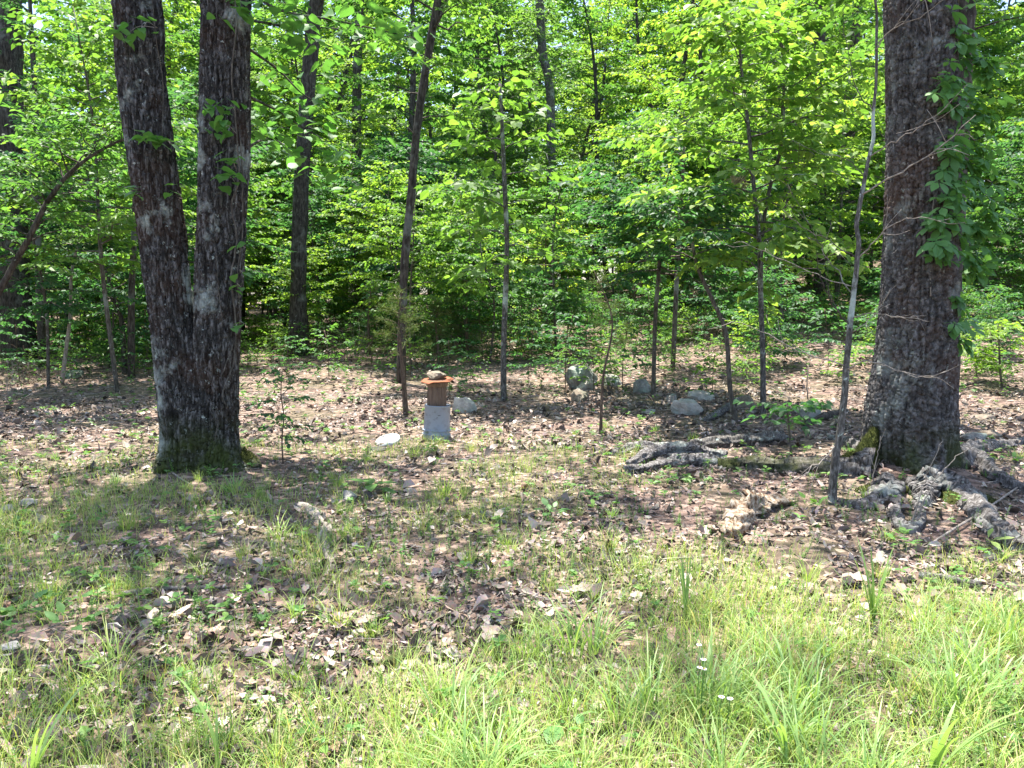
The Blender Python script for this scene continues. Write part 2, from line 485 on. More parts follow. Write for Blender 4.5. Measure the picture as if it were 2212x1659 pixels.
def stained(name, base, dirt, scale, lo, hi, rough, amount=.8, metallic=0., stretch=(1, 1, 1), spec=.4):
    m, nt, N, L = nodes_mat(name)
    p = N['Principled BSDF']
    tc = N.new('ShaderNodeTexCoord'); mp = N.new('ShaderNodeMapping'); mp.inputs['Scale'].default_value = stretch
    L.new(tc.outputs['Object'], mp.inputs[0])
    n = N.new('ShaderNodeTexNoise'); n.inputs['Scale'].default_value = scale; n.inputs['Detail'].default_value = 9; n.inputs['Roughness'].default_value = .68
    L.new(mp.outputs[0], n.inputs['Vector'])
    r = ramp(N, [(lo, (0, 0, 0)), (hi, (1, 1, 1))]); L.new(n.outputs['Fac'], r.inputs[0])
    fm = N.new('ShaderNodeMath'); fm.operation = 'MULTIPLY'; fm.inputs[1].default_value = amount; L.new(r.outputs[0], fm.inputs[0])
    mx = N.new('ShaderNodeMix'); mx.data_type = 'RGBA'; L.new(fm.outputs[0], mx.inputs['Factor'])
    mx.inputs[6].default_value = (*base, 1); mx.inputs[7].default_value = (*dirt, 1)
    L.new(mx.outputs[2], p.inputs['Base Color'])
    p.inputs['Roughness'].default_value = rough; p.inputs['Metallic'].default_value = metallic
    p.inputs['Specular IOR Level'].default_value = spec
    bp = N.new('ShaderNodeBump'); bp.inputs['Strength'].default_value = .25; bp.inputs['Distance'].default_value = .006
    L.new(n.outputs['Fac'], bp.inputs['Height']); L.new(bp.outputs[0], p.inputs['Normal'])
    return m
M_BUCKET = stained('grey_plastic', (.29, .335, .41), (.15, .145, .14), 14, .50, .72, .5)
M_PIPE = stained('rusty_brown_pipe', (.22, .15, .105), (.085, .05, .036), 9, .40, .66, .8, .9, 0, (3, 3, .5))
M_RUST = stained('orange_rust_plate', (.30, .10, .042), (.14, .05, .027), 18, .40, .65, .85, .8)
M_LID = stained('white_plastic_lid', (.50, .53, .51), (.26, .25, .20), 16, .54, .7, .45)
M_DARK = stained('dark_matte', (.035, .033, .032), (.09, .08, .07), 14, .5, .7, .8)
M_FLOWER = stained('white_petal', (.80, .78, .80), (.70, .66, .72), 30, .4, .6, .6)
M_FLOWERC = stained('yellow_floret', (.55, .42, .05), (.40, .28, .03), 30, .4, .6, .7)
M_STRAW = stained('straw', (.48, .40, .25), (.30, .24, .14), 20, .4, .6, .7)

# ------------------------------------------------------------------ ground
def spaced(a, b, n, k):
    t = np.linspace(-1, 1, n)
    s = np.sinh(k * t) / math.sinh(k)
    return np.where(s < 0, -s * a, s * b)

xs = spaced(-160, 160, 241, 5.0)
ys = -8 + 208 * (np.sinh(4.2 * np.linspace(0, 1, 250)) / math.sinh(4.2))
GX, GY = np.meshgrid(xs, ys)
GZ = Hh(GX, GY)
nx, ny = len(xs), len(ys)
ii = (np.arange(ny - 1)[:, None] * nx + np.arange(nx - 1)[None, :]).ravel()
gq = np.stack([ii, ii + 1, ii + nx + 1, ii + nx], -1)
ground = obj('ground', mk_mesh('ground', np.stack([GX, GY, GZ], -1).reshape(-1, 3), gq, None, ground_mat()), kind='structure')

# ------------------------------------------------------------------ tree growth
def grow(seed, path, rad, t0=.3, nb=30, L=1.6, leaf=.09, up=.3, droop=.3, dens=1.0, jit=.35, wseg=6,
         ratio=.62, twigs=True, shape='oval', leafdroop=.25, ring=20, one_side=None, bark=0.0):
    """trunk along path, branches with flat leafy sprays. returns trunk MB, branch MB, leaf MB."""
    rng = rng_(seed)
    P = catmull(path, ring); Rr = interp_along(rad, ring)
    tw, bw, lf = MB(), MB(), MB()
    disp = None
    if bark:
        th = np.linspace(0, 6.283, wseg, endpoint=False)[None, :]
        s = np.linspace(0, 1, ring)[:, None]
        disp = Rr[:, None] * bark * (fbm(np.cos(th) * 3 + 0 * s, np.sin(th) * 3 + 0 * s, s * 40, seed, 2) - .5)
    tw.add(*tube(P, Rr, wseg, disp))
    az = rng.uniform(0, 6.28)
    LP, LD, LN, LL = [], [], [], []
    for i in range(nb):
        tt = (i + rng.uniform(.2, .8)) / nb
        t = t0 + (1 - t0) * tt
        k = t * (ring - 1); k0 = min(int(k), ring - 2); f = k - k0
        pos = P[k0] * (1 - f) + P[k0 + 1] * f; rr = Rr[k0] * (1 - f) + Rr[k0 + 1] * f
        az += 2.4 + rng.normal(0, .45)
        a = az if one_side is None else one_side + rng.normal(0, .7)
        if shape == 'oval': pr = max(.22, math.sin(math.pi * (.28 + .66 * tt)))
        elif shape == 'flat': pr = .75 + .25 * math.sin(math.pi * tt)
        else: pr = max(.12, 1 - tt)
        ln = L * pr * rng.uniform(.65, 1.25)
        e0 = up + .45 * tt + rng.normal(0, .14)
        h = np.array([math.cos(a), math.sin(a), 0])
        m = 7; s = np.linspace(0, 1, m)[:, None]
        perp = np.array([-h[1], h[0], 0])
        B = pos + h * ln * s * math.cos(e0) + perp * (ln * rng.normal(0, .10) * s ** 2)
        B[:, 2] += (ln * (math.sin(e0) * s - droop * s ** 2))[:, 0]
        B[1:-1] += rng.normal(0, .018 * ln, (m - 2, 3))
        r0 = max(.0035, min(.5 * rr, .009 * ln + .003))
        bw.add(*tube(B, np.linspace(r0, .0016, m), 4 if r0 > .006 else 3, cap=False))
        nt_ = max(3, int(ln / (leaf * 1.5) * 2 * dens))
        st = np.sort(rng.uniform(.18, 1.0, nt_)); st[-1] = 1
        ki = st * (m - 1); k0 = np.minimum(ki.astype(int), m - 2); ff = (ki - k0)[:, None]
        tp = B[k0] * (1 - ff) + B[k0 + 1] * ff
        bd = norm(B[k0 + 1] - B[k0])
        sgn = np.where(np.arange(nt_) % 2 == 0, 1, -1) * 1.0
        ang = sgn * rng.uniform(.55, 1.15, nt_); ang[-1] = 0
        ca, sa = np.cos(ang), np.sin(ang)
        td = np.stack([bd[:, 0] * ca - bd[:, 1] * sa, bd[:, 0] * sa + bd[:, 1] * ca, bd[:, 2] * .6 + rng.normal(-.05, .16, nt_)], -1)
        td = norm(td)
        tl = leaf * rng.uniform(2.0, 5.5, nt_) * (1.25 - .75 * st)
        if twigs:
            for q in range(nt_):
                bw.add(*tube(np.stack([tp[q], tp[q] + td[q] * tl[q] - [0, 0, .06 * tl[q]]]), [.0022, .001], 3, cap=False))
        nk = np.maximum(2, (tl / (leaf * .5)).astype(int))
        idx = np.repeat(np.arange(nt_), nk)
        within = np.concatenate([np.arange(c) for c in nk])
        frac = (within + .6) / nk[idx]
        lp = tp[idx] + td[idx] * (tl[idx] * frac)[:, None]
        lp[:, 2] -= .06 * tl[idx] * frac ** 2
        n = len(lp)
        la = np.where(within % 2 == 0, 1, -1) * rng.uniform(.3, 1.2, n)
        la = np.where(within == nk[idx] - 1, la * .2, la)
        ca, sa = np.cos(la), np.sin(la); d = td[idx]
        ld = np.stack([d[:, 0] * ca - d[:, 1] * sa, d[:, 0] * sa + d[:, 1] * ca, d[:, 2] * .4 - leafdroop + rng.normal(0, .22, n)], -1)
        LP.append(lp); LD.append(ld)
        LN.append(np.stack([rng.normal(0, jit, n), rng.normal(0, jit, n), np.ones(n)], -1))
        LL.append(leaf * rng.uniform(.6, 1.25, n))
    if LP:
        LP, LD, LN, LL = np.concatenate(LP), np.concatenate(LD), np.concatenate(LN), np.concatenate(LL)
        n = len(LP)
        lf.add(*leaves(LP, LD, LN, LL, LL * ratio * rng.uniform(.85, 1.15, n), rng.uniform(.02, .3, n), rng.uniform(-.05, .35, n)))
    return tw, bw, lf

def tree_thing(name, label, cat, loc, g, tmat, lmat, bmat=None, group=None, rotz=0, crown='crown'):
    tw, bw, lf = g
    t = thing(name, label, cat, loc, rotz, group)
    tw.build('trunk', tmat, t)
    if bw.n: bw.build('branches', bmat or tmat, t)
    if lf.n: lf.build(crown, lmat, t, smooth=False)
    return t

LANDMARKS = []
def near_label(label, x, y, reach, joiner=' near '):
    best = min(LANDMARKS, key=lambda q: (q[1] - x) ** 2 + (q[2] - y) ** 2, default=None)
    if best is None or (best[1] - x) ** 2 + (best[2] - y) ** 2 > reach * reach: return label
    head = label
    for cut in (' in the ', ' behind ', ' closing ', ' on the ', ' deep in '):
        head = head.split(cut)[0]
    return head + joiner + best[0]

def pxpath(pts, Y, base=None):
    """pixel polyline at depth Y as world points; first point is set on the ground."""
    out = [at(u, v, Y) for u, v in pts]
    return np.array(out)

def spec_tree(name, label, cat, pts, hw, top=None, Y=None, tmat=None, lmat=None, seed=0, group=None, **kw):
    """tree whose stem follows the photograph's stem line, at its own depth; grows on above the frame."""
    b = G(*pts[0])
    if Y is None: Y = float(b[1])
    P = pxpath(pts, Y)
    P[0, 2] = gz(P[0, 0], P[0, 1]) - .05
    rad = [max(.004, h * Y / FPX) for h in hw]
    if top is not None:
        d = P[-1] - P[-2]; d = d / max(d[2], .05)
        d = np.clip(d, -.25, 1)
        zt = P[0, 2] + top
        k = 1
        while P[-1, 2] < zt - .2 and k < 6:
            step = (zt - P[-1, 2]) / (4 - min(k, 3))
            P = np.vstack([P, P[-1] + d * np.array([.6, .6, 1]) * step]); rad.append(rad[-1] * .75)
            k += 1
    loc = P[0].copy()
    g = grow(seed, P - loc, rad, **kw)
    short = {21: 'the bare upright trunk', 22: 'the slender forking tree', 24: 'the stout shaded trunk', 31: 'the straight dark pole tree', 32: 'the thin dark pole tree', 34: 'the pale grey leaning trunk',
             35: 'the dark straight far trunk', 36: 'the dark slanting far trunk', 37: 'the thin far trunk', 41: 'the pale mottled sapling', 42: 'the grey maple sapling', 45: 'the dogwood sapling', 23: 'the trunk behind the creeper oak', 25: 'the bowed trunk'}
    if seed in short: LANDMARKS.append((short[seed], float(loc[0]), float(loc[1])))
    return tree_thing(name, label, cat, loc, g, tmat or M_TRUNK, lmat or LM['mid'], group=group), P, rad

# ------------------------------------------------------------------ the two big oaks
def oak_stem(path, rad, nu, svals, cell, seed, amp, flare=None, warp=.35, lump=.03, furrow=1.0):
    """dense bark-plated surface: ring grid with raised plates between fissures."""
    path = np.asarray(path, float)
    z = svals
    n0 = len(path)
    pz = path[:, 2]
    fine = catmull(path, 200)
    fr = interp_along(rad, 200)
    C = np.stack([np.interp(z, fine[:, 2], fine[:, 0]), np.interp(z, fine[:, 2], fine[:, 1]), z], -1)
    rr = np.interp(z, fine[:, 2], fr)
    th = np.linspace(0, 2 * math.pi, nu, endpoint=False)
    TH, ZZ = np.meshgrid(th, z)
    ncell = max(8, int(2 * math.pi * rr[0] / cell[0]))
    U = TH / (2 * math.pi) * ncell
    Vv = (ZZ - .9 * cell[1] * fbm(np.cos(TH) * 1.5, np.sin(TH) * 1.5, ZZ * 1.3, seed + 21, 2) * 6) / cell[1]
    wx = (fbm(np.cos(TH) * 4 + 9, np.sin(TH) * 4 + 9, ZZ * 6, seed + 5, 2) - .5) * 2
    wz = (fbm(np.cos(TH) * 4 + 1, np.sin(TH) * 4 + 3, ZZ * 7, seed + 6, 2) - .5) * 2
    hx = (fbm(np.cos(TH) * 22, np.sin(TH) * 22, ZZ * 26, seed + 15, 2) - .5) * .4
    hz = (fbm(np.cos(TH) * 22 + 7, np.sin(TH) * 22, ZZ * 22, seed + 16, 2) - .5) * .4
    d, rid = voronoi_wrap(U + warp * wx * 1.5 + hx, Vv + warp * wz * 2.0 + hz, ncell, seed)
    plate = sstep(.02, .15, d)
    det = fbm(np.cos(TH) * 30, np.sin(TH) * 30, ZZ * 45, seed + 8, 2) - .5
    big = fbm(np.cos(TH) * 1.6 + 5, np.sin(TH) * 1.6 + 5, ZZ * 1.1, seed + 11, 2) - .5
    fade = sstep(0, .05, ZZ - z[0] + .06)
    disp = amp * (plate * (.7 + .4 * rid) - .75) + amp * .45 * det * plate + lump * big
    wv = 1.4 * (fbm(np.cos(TH) * 2.5, np.sin(TH) * 2.5, ZZ * 2.2, seed + 31, 2) - .5)
    fu = np.abs(fbm(np.cos(TH + wv * .25) * rr[0] * 26, np.sin(TH + wv * .25) * rr[0] * 26, ZZ * 1.7, seed + 33, 2) - .5)
    disp = disp - furrow * amp * (1 - sstep(.0, .05, fu)) + amp * .5 * sstep(.03, .2, fu)
    rad2 = rr[:, None] + disp
    if flare is not None: rad2 = rad2 + flare(TH, ZZ)
    V = C[:, None, :] + rad2[..., None] * np.stack([np.cos(TH), np.sin(TH), np.zeros_like(TH)], -1)
    nv = len(z)
    i = np.arange(nv - 1)[:, None] * nu; j = np.arange(nu)[None, :]; j2 = (j + 1) % nu
    Q = np.stack([i + j, i + j2, i + nu + j2, i + nu + j], -1).reshape(-1, 4)
    return V.reshape(-1, 3), Q

def zdense(z0, zm, z1, dz):
    return np.concatenate([np.arange(z0, zm, dz), np.linspace(zm, z1, 30)])

def dapple_crown(seed, base, radius, z0, z1, nlimb, leaf, dens):
    """unseen limbs and leaf sprays above the frame, shaped to dapple the sunlight; returns MBs."""
    rng = rng_(seed)
    bw, lf = MB(), MB()
    for i in range(nlimb):
        a = i * 2.4 + rng.uniform(-.4, .4)
        zz = z0 + (z1 - z0) * (i + .5) / nlimb
        ln = radius * rng.uniform(.6, 1.05) * (1 - .35 * (i / nlimb))
        p0 = np.array([base[0], base[1], zz]); h = np.array([math.cos(a), math.sin(a), 0])
        P = np.array([p0, p0 + h * ln * .3 + [0, 0, ln * .18], p0 + h * ln * .65 + [0, 0, ln * .36], p0 + h * ln + [0, 0, ln * .42]])
        g = grow(seed * 31 + i, P, [.06, .045, .028, .01], t0=.2, nb=13, L=ln * .36, leaf=leaf, dens=dens, wseg=6, ring=12, twigs=False, up=.25, shape='oval', jit=.5)
        for src in (g[0], g[1]):
            bw.add(np.concatenate(src.V), np.concatenate(src.Q) if src.Q else None, np.concatenate(src.T) if src.T else None)
        if g[2].n: lf.add(np.concatenate(g[2].V), np.concatenate(g[2].Q))
    return bw, lf

# --- left double-stemmed oak
YL = float(G(430, 1003)[1])
SL = YL / FPX
LBASE = at(430, 1003, YL); LBASE[2] = gz(LBASE[0], LBASE[1])
def lpt(u, v): return at(u, v, YL) - LBASE
oakL = thing('oak_tree', 'double-stemmed dark oak, two thick trunks fused at a mossy base', 'tree', LBASE)
lp = [lpt(u, v) for u, v in ((398, 1040), (392, 900), (378, 740), (362, 600), (343, 450), (322, 300), (303, 140), (296, 0))]
lp.append(lp[-1] + [-.25, .1, 1.5]); lp.append(lp[-1] + [-.3, .2, 5.0]); 
lrad = [.87 * x * SL for x in (52, 50, 51, 52, 52, 51, 52, 52, 46, 22)]
def flL(TH, ZZ):
    e = np.exp(-np.maximum(ZZ + .04, 0) / .10)
    return e * (.01 + .05 * np.cos(TH * 3 + 1.2) + .05 * np.maximum(0, np.cos(TH - 3.6)))
V, Q = oak_stem(lp, lrad, 172, zdense(-.2, 4.7, lp[-1][2], .0095), (.032, .07), 11, .022, flL)
obj('trunk', mk_mesh('trunk', V, Q, None, M_OAK_L), oakL)
rp = [lpt(u, v) for u, v in ((466, 1040), (466, 900), (468, 740), (474, 600), (480, 450), (485, 300), (487, 140), (488, 0))]
rp.append(rp[-1] + [.05, .1, 1.5]); rp.append(rp[-1] + [.4, .2, 5.5])
rrad = [.87 * x * SL for x in (54, 50, 53, 54, 54, 54, 54, 54, 47, 22)]
def flR(TH, ZZ):
    e = np.exp(-np.maximum(ZZ + .04, 0) / .10)
    return e * (.02 + .06 * np.cos(TH * 3 + .6) + .12 * np.maximum(0, np.cos(TH + .5)) ** 2)
V, Q = oak_stem(rp, rrad, 176, zdense(-.2, 4.7, rp[-1][2], .0095), (.032, .07), 23, .022, flR)
obj('trunk', mk_mesh('trunk', V, Q, None, M_OAK_L), oakL)
# wood that fills the cleft below the fork
cl = [lpt(432, 1040), lpt(432, 900), lpt(428, 810), lpt(425, 745), lpt(421, 700)]
V, Q = oak_stem(cl, [.22, .21, .17, .10, .03], 130, np.arange(-.2, cl[-1][2], .0085), (.032, .07), 37, .02, None)
obj('fork_wood', mk_mesh('fork_wood', V, Q, None, M_OAK_L), oakL)
cb, cf = dapple_crown(5, (-.5, .3), 5.6, 5.6, 11.5, 15, .13, .42)  # unseen crown, shaped to break the sun into dapples
cb.build('limbs', M_TRUNK, oakL); cf.build('crown', LM['mid'], oakL, smooth=False)

# --- right oak
YR = 6.75
SR = YR / FPX
RBASE = at(1968, 1045, YR); RBASE[2] = gz(RBASE[0], RBASE[1])
def rpt(u, v): return at(u, v, YR) - RBASE
oakR = thing('oak_tree', 'single thick grey oak with blocky bark, spreading roots and green creeper', 'tree', RBASE)
pp = [rpt(u, v) for u, v in ((1966, 1090), (1966, 1000), (1967, 900), (1974, 800), (1982, 700), (1990, 500), (1993, 300), (1990, 100), (1987, 0))]
pp.append(pp[-1] + [0, .05, 1.5]); pp.append(pp[-1] + [.2, .3, 6.5])
prad = [.91 * x * SR for x in (92, 95, 98, 88, 81, 78, 73, 71, 71, 62, 30)]
def flO(TH, ZZ):
    e = np.exp(-np.maximum(ZZ - .0, 0) / .15)
    e2 = np.exp(-np.maximum(ZZ, 0) / .45)
    return e * (.05 + .075 * np.cos(TH * 4 + .4) + .05 * np.cos(TH * 3 - 1.0)) + .012 * e2 * np.cos(TH * 5 + 2)
V, Q = oak_stem(pp, prad, 236, zdense(-.25, 4.3, pp[-1][2], .0085), (.046, .056), 51, .024, flO, warp=.5)
obj('trunk', mk_mesh('trunk', V, Q, None, M_OAK_R), oakR)
cb, cf = dapple_crown(9, (.2, .3), 6.0, 6.2, 12, 13, .13, .32)  # crown out of view, made sparse for dappled shade below
cb.build('limbs', M_TRUNK, oakR); cf.build('crown', LM['mid'], oakR, smooth=False)

def snake(px, rads, seed, mat, name, parent=None, base=None, n=26, segs=12, lift=.3, rough=.22, Y=None, cap=True):
    """log, root or stick lying on the ground along a pixel line."""
    W = []
    for (u, v), r in zip(px, rads):
        p = G(u, v) if Y is None else at(u, v, Y)
        p = np.array(p); p[2] += r * lift
        W.append(p)
    P = catmull(W, n); rr = interp_along(rads, n)
    off = np.zeros(3) if base is None else np.asarray(base, float)
    th = np.linspace(0, 2 * math.pi, segs, endpoint=False)[None, :]
    s = (np.cumsum(np.r_[0, np.linalg.norm(np.diff(P, axis=0), axis=1)]))[:, None]
    d = rr[:, None] * rough * 2 * (fbm(np.cos(th) * 2.2 + s * 2.0, np.sin(th) * 2.2, s * 6, seed, 3) - .5)
    d = d + rr[:, None] * rough * .6 * (fbm(np.cos(th) * 9 + 0 * s, np.sin(th) * 9, s * 12, seed + 3, 2) - .5)
    P[1:-1] += rng_(seed + 70).normal(0, 1, (n - 2, 3)) * rr[1:-1, None] * rough * .05
    d = d + rr[:, None] * rough * .9 * (vnoise(np.cos(th) * 9 + 3, np.sin(th) * 9 + 0 * s, s * 7, seed + 9) - .5)
    d = d + rr[:, None] * rough * 1.6 * (fbm(np.cos(th) * 3.2 + 40 + seed, np.sin(th) * 3.2 + 0 * s, s * 1.2, seed + 5, 2) - .5)
    mb = MB().add(*tube(P - off, rr, segs, d, cap))
    return mb.build(name, mat, parent), P

# roots of the right oak
for px, rd, sd in (
    ([(2060, 1005), (2105, 1000), (2150, 1035), (2212, 1062), (2290, 1090)], [.12, .10, .075, .06, .04], 1),
    ([(2010, 1045), (2060, 1060), (2100, 1085), (2130, 1130), (2165, 1165), (2205, 1190)], [.14, .12, .10, .07, .06, .05], 2),
    ([(2075, 985), (2120, 972), (2170, 965), (2230, 950)], [.10, .075, .055, .04], 3),
    ([(1880, 1020), (1830, 1020), (1780, 1012), (1720, 1008)], [.13, .10, .08, .055], 4),
    ([(1920, 1060), (1900, 1085), (1860, 1098), (1800, 1085)], [.11, .08, .05, .03], 5),
    ([(1990, 1055), (2000, 1075), (1995, 1095)], [.12, .08, .04], 6),
    ([(1875, 985), (1840, 962), (1790, 948)], [.09, .06, .035], 7)):
    snake(px, [1.1 * q for q in rd], sd, M_ROOT, 'root', oakR, RBASE, lift=.08, rough=.38, segs=28, n=70)
for px, rd, sd in (([(500, 985), (535, 1000), (560, 1012)], [.11, .085, .03], 11), ([(385, 1005), (355, 1018), (335, 1022)], [.10, .07, .03], 12),
                   ([(440, 1010), (445, 1022), (470, 1032)], [.10, .06, .03], 13)):
    snake(px, rd, sd, M_OAK_L, 'root', oakL, LBASE, lift=.3, rough=.5, n=40, segs=22)

# moss cushions at the roots
def moss(parent, base, u, v, size, seed):
    p = G(u, v) - base
    rng = rng_(seed)
    th = np.linspace(0, 2 * math.pi, 34, endpoint=False); ph = np.linspace(.02, 1.6, 16)
    TH, PH = np.meshgrid(th, ph)
    r = 1 + .55 * (fbm(np.cos(TH) * 1.6 + seed, np.sin(TH) * 1.6, PH * 2, seed, 3) - .5)
    X = np.stack([np.sin(PH) * np.cos(TH) * r * size[0], np.sin(PH) * np.sin(TH) * r * size[1], np.cos(PH) * r * size[2]], -1)
    nu, nv = 34, 16
    i = np.arange(nv - 1)[:, None] * nu; j = np.arange(nu)[None, :]; j2 = (j + 1) % nu
    Q = np.stack([i + j, i + nu + j, i + nu + j2, i + j2], -1).reshape(-1, 4)
    V = X.reshape(-1, 3) + p - [0, 0, .03]
    mb = MB().add(V, Q)
    k = rng.integers(0, len(V), 1800)
    k2 = np.clip(k + rng.integers(0, 2, 1800), 0, len(V) - 1)
    w = rng.uniform(0, 1, (1800, 1)); bp = V[k] * w + V[k2] * (1 - w)
    mb.add(*blades(bp - [0, 0, .004], rng.uniform(0, 6.28, 1800), rng.uniform(.012, .03, 1800), .004, rng.uniform(0, .9, 1800), .5, 2))
    return mb.build('moss', M_MOSS, parent)
def moss_flank(parent, base, pts, Ys, rads, seed, squash=.75):
    W = np.array([at(u, v, y) for (u, v), y in zip(pts, Ys)]) - base
    P = catmull(W, 40); rr = interp_along(rads, 40)
    th = np.linspace(0, 6.283, 36, endpoint=False)[None, :]; s = np.linspace(0, 1, 40)[:, None]
    d = rr[:, None] * .55 * (fbm(np.cos(th) * 1.8 + s * 3, np.sin(th) * 1.8, s * 7, seed, 3) - .5)
    mb = MB().add(*tube(P, rr, 36, d))
    V = mb.V[0]; g = rng_(seed); k = g.integers(0, len(V), 3500)
    mb.add(*blades(V[k] + g.normal(0, .006, (3500, 3)), g.uniform(0, 6.28, 3500), g.uniform(.012, .032, 3500), .004, g.uniform(0, .9, 3500), .5, 2))
    return mb.build('moss', M_MOSS, parent)
moss_flank(oakR, RBASE, [(1892, 925), (1876, 965), (1862, 1005), (1850, 1040), (1838, 1070)], [YR - .08, YR - .12, YR - .16, YR - .2, YR - .22], [.03, .075, .115, .14, .15], 3)
moss_flank(oakR, RBASE, [(1850, 1000), (1800, 1010), (1745, 1012)], [YR - .05, YR - .02, YR - .0], [.10, .075, .03], 5)
moss(oakR, RBASE, 2085, 1078, (.24, .16, .09), 4)
moss(oakR, RBASE, 1915, 1058, (.24, .12, .09), 8)
moss(oakL, LBASE, 528, 1003, (.13, .14, .15), 5)
moss(oakL, LBASE, 385, 1008, (.15, .10, .16), 6)

# ------------------------------------------------------------------ detailed single leaves (shared meshes)
def leaf_patch(L, W, prof, fold=.15, curl=.2, wave=.03, az=0., seed=0, org=(0, 0, 0), pitch=0.):
    n = len(prof); s = np.linspace(0, 1, n)
    rng = rng_(seed)
    zc = -curl * L * s ** 2
    mid = np.stack([s * L, 0 * s, zc], -1)
    w = np.asarray(prof) * W * .5
    wv = rng.normal(0, wave * W, (2, n))
    A = np.stack([s * L, w, zc + fold * w + wv[0]], -1); B = np.stack([s * L, -w, zc + fold * w + wv[1]], -1)
    V = np.stack([mid, A, B], 1).reshape(-1, 3)
    cp, sp = math.cos(pitch), math.sin(pitch)
    V = np.stack([V[:, 0] * cp - V[:, 2] * sp, V[:, 1], V[:, 0] * sp + V[:, 2] * cp], -1)
    c, s_ = math.cos(az), math.sin(az)
    V = np.stack([V[:, 0] * c - V[:, 1] * s_, V[:, 0] * s_ + V[:, 1] * c, V[:, 2]], -1) + np.asarray(org)
    i = np.arange(n - 1) * 3
    Q = np.concatenate([np.stack([i, i + 3, i + 4, i + 1], -1), np.stack([i, i + 2, i + 5, i + 3], -1)])
    return V, Q

OVATE = [.03, .55, .95, 1.0, .82, .45, .02]
HEART = [.25, .95, 1.0, .92, .74, .42, .02]
OBOV = [.05, .35, .7, .98, 1.0, .62, .02]

def palmate_mesh(seed, L=.10):
    mb = MB(); rng = rng_(seed)
    for k, a in enumerate((-1.95, -.95, 0, .95, 1.95)):
        l = L * (1.0 if k == 2 else .92 if k in (1, 3) else .68) * rng.uniform(.92, 1.08)
        mb.add(*leaf_patch(l, l * .52, OBOV, .2, .28, .03, a + rng.normal(0, .1), seed + k, (.012 * math.cos(a), .012 * math.sin(a), 0), rng.normal(-.12, .12)))
    mb.add(*tube(np.array([[-.07, 0, -.05], [-.03, 0, -.008], [0.004, 0, 0]]), [.0016] * 3, 4, cap=False))
    return mb.mesh('leaf', M_CREEPER)
PALM = [palmate_mesh(60 + k) for k in range(4)]
def heart_mesh(seed, L, prof=HEART, wr=.86, mat=None):
    mb = MB(); rng = rng_(seed)
    mb.add(*leaf_patch(L, L * wr, prof, .14, rng.uniform(.1, .35), .03, 0, seed))
    mb.add(*tube(np.array([[-.05, 0, .012], [-.02, 0, .004], [0.004, 0, 0]]), [.0014] * 3, 4, cap=False))
    return mb.mesh('leaf', mat or M_GRAPE)
HEARTS = [heart_mesh(80 + k, .12) for k in range(4)]

def place_leaf(me, parent, p, az, pitch, roll, sc=1.0):
    return obj('leaf', me, parent, None, p, (roll, pitch, az), sc)

# creeper on the right oak: stems hug the right front of the bark
creeper = thing('creeper_vine', 'green five-leaflet creeper climbing the right side of the blocky-barked oak', 'vine', RBASE)
def on_oak(u, v, out=.02):
    """point on the front of the right oak's surface seen at a pixel (or its silhouette beyond)."""
    p = at(u, v, YR)
    zz = p[2] - RBASE[2]
    f = catmull(pp, 120); fr = interp_along(prad, 120)
    cx = np.interp(zz, f[:, 2], f[:, 0]) + RBASE[0]; rr = np.interp(zz, f[:, 2], fr)
    dx = p[0] - cx
    yy = YR - math.sqrt(max(rr * rr - dx * dx, 0)) - out if abs(dx) < rr else YR - .02
    q = at(u, v, yy) if abs(dx) < rr else np.array([p[0], yy, p[2]])
    return q
stems = [[(2040, 1010), (2062, 820), (2050, 600), (2035, 420), (2045, 240), (2030, 90), (2015, -40)],
         [(2055, 760), (2062, 560), (2068, 330), (2062, 150), (2070, -40)],
         [(2010, 640), (2012, 480), (2030, 300), (2010, 60), (1990, -30)]]
for k, st in enumerate(stems):
    W = [on_oak(u, v, .012) - RBASE for u, v in st]
    MB().add(*tube(catmull(W, 40), .007 if k == 0 else .005, 6)).build('stem', M_GREYTWIG, creeper)
rng = rng_(404)
spots = []
for (u, v, n, su, sv) in ((2062, 90, 9, 32, 45), (2050, 190, 10, 40, 40), (2085, 260, 9, 35, 40), (2060, 340, 10, 38, 36), (2100, 330, 6, 30, 40),
                          (2040, 400, 8, 30, 30), (2090, 420, 10, 36, 34), (2030, 480, 9, 34, 22), (2085, 500, 9, 34, 26), (2020, 540, 8, 24, 18),
                          (2095, 570, 9, 32, 26), (2062, 640, 4, 18, 16), (2052, 690, 5, 20, 16), (2062, 735, 3, 10, 12), (2120, 470, 7, 22, 40), (2110, 150, 6, 22, 40)):
    for _ in range(int(n * (2.4 if v < 280 else 1.7))):
        spots.append((u + rng.normal(0, su * .6), v + rng.normal(0, sv * .7)))
for u, v in spots:
    base = on_oak(u, v, .07)
    over = max(0, (u - 2062)) * SR
    p = base + [0, -rng.uniform(.0, .16) - .05 * over, 0] - RBASE
    away = math.atan2(-1.0, (u - 2010) / 60 + rng.normal(0, .5))
    place_leaf(PALM[rng.integers(4)], creeper, p, away + rng.normal(0, .5), rng.uniform(.15, .8), rng.normal(0, .3), rng.uniform(.85, 1.45))

